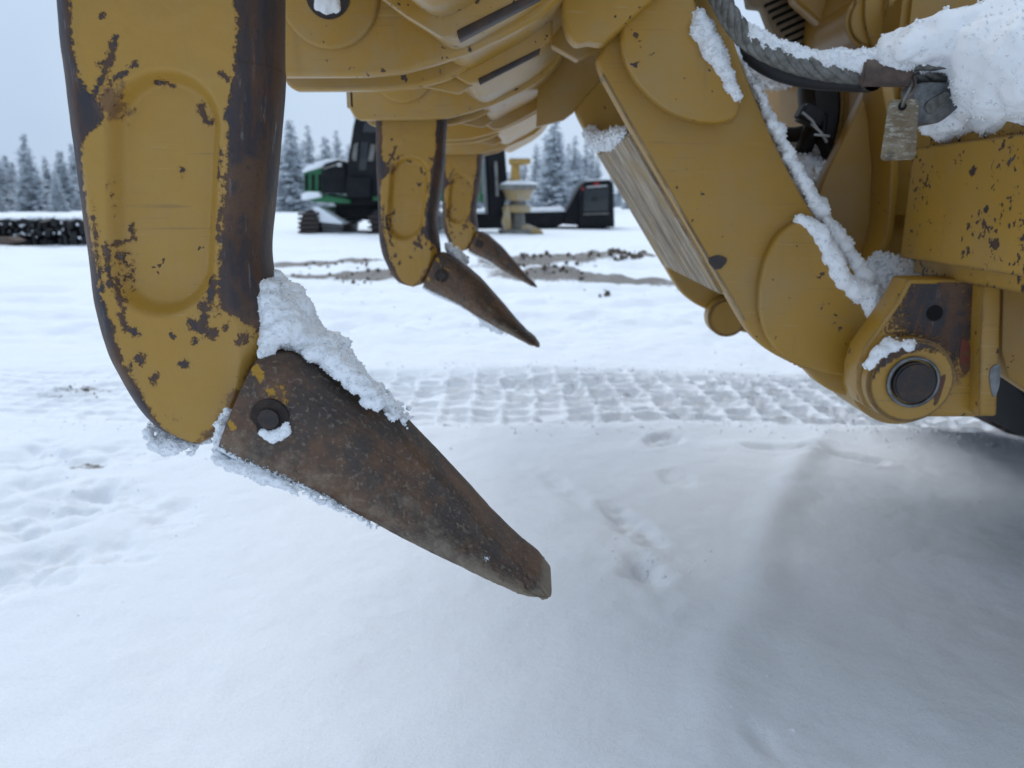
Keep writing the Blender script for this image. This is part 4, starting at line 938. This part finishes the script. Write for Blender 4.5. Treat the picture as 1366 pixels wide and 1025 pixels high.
plate('arm_foot', PX([(696, 313), (694, 302), (704, 300), (722, 308), (726, 313)], Yf), Yf+.3, Yf+.8, M['yellowfar'], fh, .04)
plate('arm_foot', PX([(676, 270), (668, 296), (672, 312), (682, 308), (680, 280)], Yf), Yf+.3, Yf+.8, M['yellowfar'], fh, .04)

Yt = gnd(790, 306)[1]
tl = empty('gooseneck_trailer', (*gnd(740, 306), 0)); tag(tl, 'black flatbed trailer with raised neck box and snow along its deck', 'trailer')
def tlp(name, pts, y0, y1, mat, bev=.03): return plate(name, PX(pts, Yt), Yt+y0, Yt+y1, mat, tl, bev)
tlp('deck', [(630, 286), (756, 283), (756, 298), (735, 306), (630, 306)], .3, 2.4, M['blackpaint'])
tlp('snow_load', [(632, 286), (634, 281), (752, 277), (756, 283)], .35, 2.4, M['softsnow'])
tlp('neck_riser', [(752, 300), (756, 282), (772, 252), (778, 244), (796, 244), (796, 302)], .2, 2.4, M['blackpaint'])
nb = tlp('neck_box', [(772, 303), (774, 252), (780, 242), (812, 240), (818, 244), (820, 303)], 0, 2.4, M['blackpaint'])
for pts, mt in (([(779, 252), (812, 250), (811, 282), (778, 283)], 'glass'), ([(782, 249), (810, 247), (810, 249), (782, 251)], 'white'), ([(792, 244), (799, 243), (799, 247), (792, 248)], 'red'), ([(776, 250), (779, 250), (779, 254), (776, 254)], 'red'), ([(778, 285), (812, 284), (812, 286), (778, 287)], 'greyfar')):
    s_ = plate({'glass': 'box_opening', 'white': 'light_bar', 'red': 'marker_light', 'greyfar': 'step_bar'}[mt], PX(pts, Yt), Yt-.05, Yt+.01, M[mt], None, .005); child(s_, nb)
s_ = plate('snow_load', PX([(784, 243), (787, 240), (812, 238), (815, 242)], Yt), Yt+.4, Yt+2.3, M['softsnow'], None, .03); child(s_, nb)
for x in (771, 806): tlp('jack_leg', [(x, 295), (x+3, 295), (x+3, 309), (x, 309)], .1, .25, M['blackpaint'], .01)

# pile of forestry track chains, each plate a piece
Yp = gnd(60, 330)[1]
tpile = empty('track_chain_pile', (*gnd(40, 331), 0)); tag(tpile, 'long heap of black steel track chain topped with snow', 'track chain')
pm_ = from_bm(box_bm((0, 0, 0), (.07, .5, .16), .012), 'chain_plate'); pm_.materials.append(M['black'])
x0_, x1_ = at(-260, 310, Yp).x, at(112, 310, Yp).x
core = box('chain_core', ((x0_+x1_)/2, Yp+.55, .26), (x1_-x0_, .6, .40), M['blackpaint'], tpile, .06)
nn = int((x1_-x0_)/.115)
for i in range(nn):
    for r_ in range(3):
        o = link('chain_plate', pm_); o.location = (x0_+(i+.5)*.115+random.uniform(-.02, .02), Yp+.30+random.uniform(-.03, .03), .10+.17*r_); o.rotation_euler = (random.uniform(-.2, .2), random.uniform(-.55, .55), random.uniform(-.2, .2)); child(o, tpile)
b = []
for i in range(260):
    x = random.uniform(x0_, x1_); b.append((x, Yp+random.uniform(.15, .85), .53+random.uniform(-.01, .03), random.uniform(.05, .085), (1.5, 1, .6)))
for i in range(90): b.append((random.uniform(x0_, x1_), Yp+random.uniform(.02, .1), .12+random.random()*.36, random.uniform(.02, .04)))
snow('snow_cap', 'snow lying along the heap of black track chain', b, .028, .012, 9)
ps = empty('skid_plate', (*gnd(10, 325), 0)); tag(ps, 'rusty flat plate lying in snow before the track chain heap', 'plate')
plate('plate_body', PX([(-120, 318), (20, 316), (32, 321), (20, 326), (-120, 328)], Yp-.3), Yp-.5, Yp-.2, M['rusty'], ps, .01)

# churned dirt clods on the strips
cl = []
bm = bmesh.new()
for (x0, y0, x1, y1, n, s) in ((805, 346, 862, 344, 80, .045), (690, 352, 800, 350, 70, .028), (700, 374, 780, 376, 60, .022), (380, 373, 540, 370, 50, .020), (400, 356, 520, 350, 30, .022), (560, 366, 700, 358, 30, .02), (800, 392, 812, 394, 4, .04), (90, 517, 140, 517, 12, .008)):
    for _ in range(n):
        t = random.random(); gx_, gy_ = gnd(x0+(x1-x0)*t, y0+(y1-y0)*t + random.gauss(0, 3.2 if s >= .02 else 6)); r = s*random.uniform(.3, 1.3)
        q = bmesh.ops.create_icosphere(bm, subdivisions=1, radius=r, matrix=Matrix.Translation((gx_, gy_, gz(gx_, gy_)+r*.25)))
        for v in q['verts']: v.co += Vector((random.uniform(-1, 1), random.uniform(-1, 1), random.uniform(-1, 1)))*r*.3
o = link('dirt_clods', from_bm(bm, 'dirt_clods'), simple('frozen_dirt', (.07, .055, .042), (.15, .12, .09), .9, 30)); tag(o, 'brown frozen dirt clods churned up through the snow', 'dirt', None, 'stuff')

# loose snow crumbs kicked up beside the tread marks and prints
cr = []
for _ in range(1100):
    x = random.uniform(-2.4, 3.0); cr.append((x, 3.5 + random.choice((-1, 1))*(.48+abs(random.gauss(0, .10))) - .16*float(sstep(.5, 1.9, np.array(x))), random.uniform(.003, .011)))
for (px, py, n, sg) in ((865, 745, 90, .08), (880, 590, 30, .08), (60, 690, 90, .3), (150, 650, 60, .25), (1010, 985, 20, .06)):
    x, y = gnd(px, py); cr += [(x+random.gauss(0, sg), y+random.gauss(0, sg), random.uniform(.0015, .006)) for _ in range(n)]
for _ in range(300): x = random.uniform(-3, 3); cr.append((x, random.uniform(3.9, 8), random.uniform(.004, .018)*random.random()**.5))
O = np.array([(1, 0, 0), (-1, 0, 0), (0, 1, 0), (0, -1, 0), (0, 0, 1), (0, 0, -1)], float); OF = np.array([(0, 2, 4), (2, 1, 4), (1, 3, 4), (3, 0, 4), (2, 0, 5), (1, 2, 5), (3, 1, 5), (0, 3, 5)])
C_ = np.array([(x, y, gz(x, y)-r*.3) for x, y, r in cr]); r_ = np.array([c[2] for c in cr])
G_ = (O[None] + rng.uniform(-.4, .4, (len(cr), 6, 3)))*r_[:, None, None] + C_[:, None]
o = link('snow_crumbs', np_mesh('snow_crumbs', G_.reshape(-1, 3), (OF[None] + (6*np.arange(len(cr)))[:, None, None]).reshape(-1, 3), False), M['snow']); tag(o, 'loose snow crumbs scattered beside the tread marks and prints', 'snow', None, 'stuff')

# ------------------------------------------------------------------ spruces round the yard
def spruce(seed, h):
    rd = random.Random(seed); V, Fq_ = [], []
    z = .05*h; wid = h*rd.uniform(.22, .29)
    while z < h*.985:
        f = z/h; L = wid*(1-f)**.8*rd.uniform(.75, 1.15) + .10
        nb_ = max(5, int(13*(1-f)+5))
        for k in range(nb_):
            a = rd.uniform(0, 2*math.pi); l = L*rd.uniform(.55, 1.2); dx, dy = math.cos(a), math.sin(a)
            droop = rd.uniform(.12, .5); ns = max(2, int(l/.20))
            for j in range(ns):
                for sd in (-1, 1, 0):
                    t = (j+rd.random())/ns; r0 = l*t; px, py, pz = dx*r0, dy*r0, z - droop*r0 + .18*r0*t
                    wl = (.46*(1-t)+.24)*rd.uniform(.7, 1.2)*(.55+.45*(1-f)); aa = a + sd*rd.uniform(.5, 1.1)
                    ex_, ey_ = math.cos(aa)*wl, math.sin(aa)*wl; wd = wl*.36; nx_, ny_ = -math.sin(aa)*wd, math.cos(aa)*wd
                    dz_ = -rd.uniform(.05, .55)*wl; tw = rd.uniform(-.8, .8)*wd; i0 = len(V)
                    V += [(px-nx_*.4, py-ny_*.4, pz-tw*.4), (px+ex_*.6-nx_, py+ey_*.6-ny_, pz+dz_*.6-tw), (px+ex_, py+ey_, pz+dz_), (px+ex_*.6+nx_, py+ey_*.6+ny_, pz+dz_*.6+tw)]
                    Fq_.append((i0, i0+1, i0+2, i0+3))
        z += h*.022*rd.uniform(.7, 1.3) + .06
    me = np_mesh('crown', V, np.array(Fq_), False); me.materials.append(M['needle'])
    tv, tf = tube_arrays([(0, 0, -.3), (.02, 0, h*.4), (0, .02, h*.8), (0, 0, h*.99)], .014*h, 7, .01)
    tm = np_mesh('trunk', tv, tf); tm.materials.append(M['bark']); return me, tm, h
VAR = [spruce(100+i, hh) for i, hh in enumerate((11, 10, 9, 12, 8, 10.5))]
def tree(px, top, Yd, var, lab):
    p = at(px, 300, Yd); hh = at(px, top, Yd).z; cm, tm, h = VAR[var]; s = hh/h
    e = empty('spruce_tree', (p.x, Yd, gz(p.x, Yd)), random.uniform(0, 6.28)); e.scale = (s*random.uniform(.9, 1.1),)*2 + (s,)
    tag(e, LT.get((px, top), lab), 'tree', 'spruces round the yard')
    for nm, me in (('trunk', tm), ('crown', cm)):
        c = link(nm, me); c.parent = e
LT = {(48, 176): 'tallest full spruce beyond the track chain heap', (395, 158): 'tallest spruce behind the green forestry machine', (738, 148): 'tall pointed frosted spruce between ripper beam and lower link'}
L1 = 'snow dusted spruce standing beyond the track chain heap'; L2 = 'snow dusted spruce rising behind the green forestry machine'; L3 = 'frosted spruce between the ripper beam and the black trailer'; L4 = 'snow covered spruce in the far treeline around the yard'
for px, top, Yd in ((8, 190, 62), (48, 176, 60), (72, 208, 66), (93, 200, 64), (28, 215, 72), (-30, 185, 63), (118, 205, 70), (-70, 195, 66), (0, 225, 56), (20, 205, 68), (38, 222, 70), (58, 218, 74), (82, 226, 58), (100, 232, 66), (110, 190, 75)): tree(px, top, Yd, random.randrange(6), L1)
for px, top, Yd in ((395, 158, 60), (418, 165, 64), (372, 200, 70), (440, 180, 84), (455, 172, 90), (470, 190, 78), (430, 205, 74), (385, 190, 72), (405, 200, 80), (448, 200, 70), (462, 205, 72), (410, 185, 76), (375, 175, 64)): tree(px, top, Yd, random.randrange(6), L2)
for px, top, Yd in ((738, 148, 50), (765, 180, 56), (788, 195, 60), (715, 192, 62), (752, 205, 64), (700, 210, 66), (775, 215, 70), (725, 205, 54), (745, 175, 62), (757, 190, 68), (728, 180, 64), (780, 185, 66), (795, 205, 58), (770, 200, 62)): tree(px, top, Yd, random.randrange(6), L3)
for i in range(240):
    px = -1200 + 3800*i/240 + random.uniform(-12, 12); tree(px, random.uniform(200, 245), random.uniform(74, 110), random.randrange(6), L4)
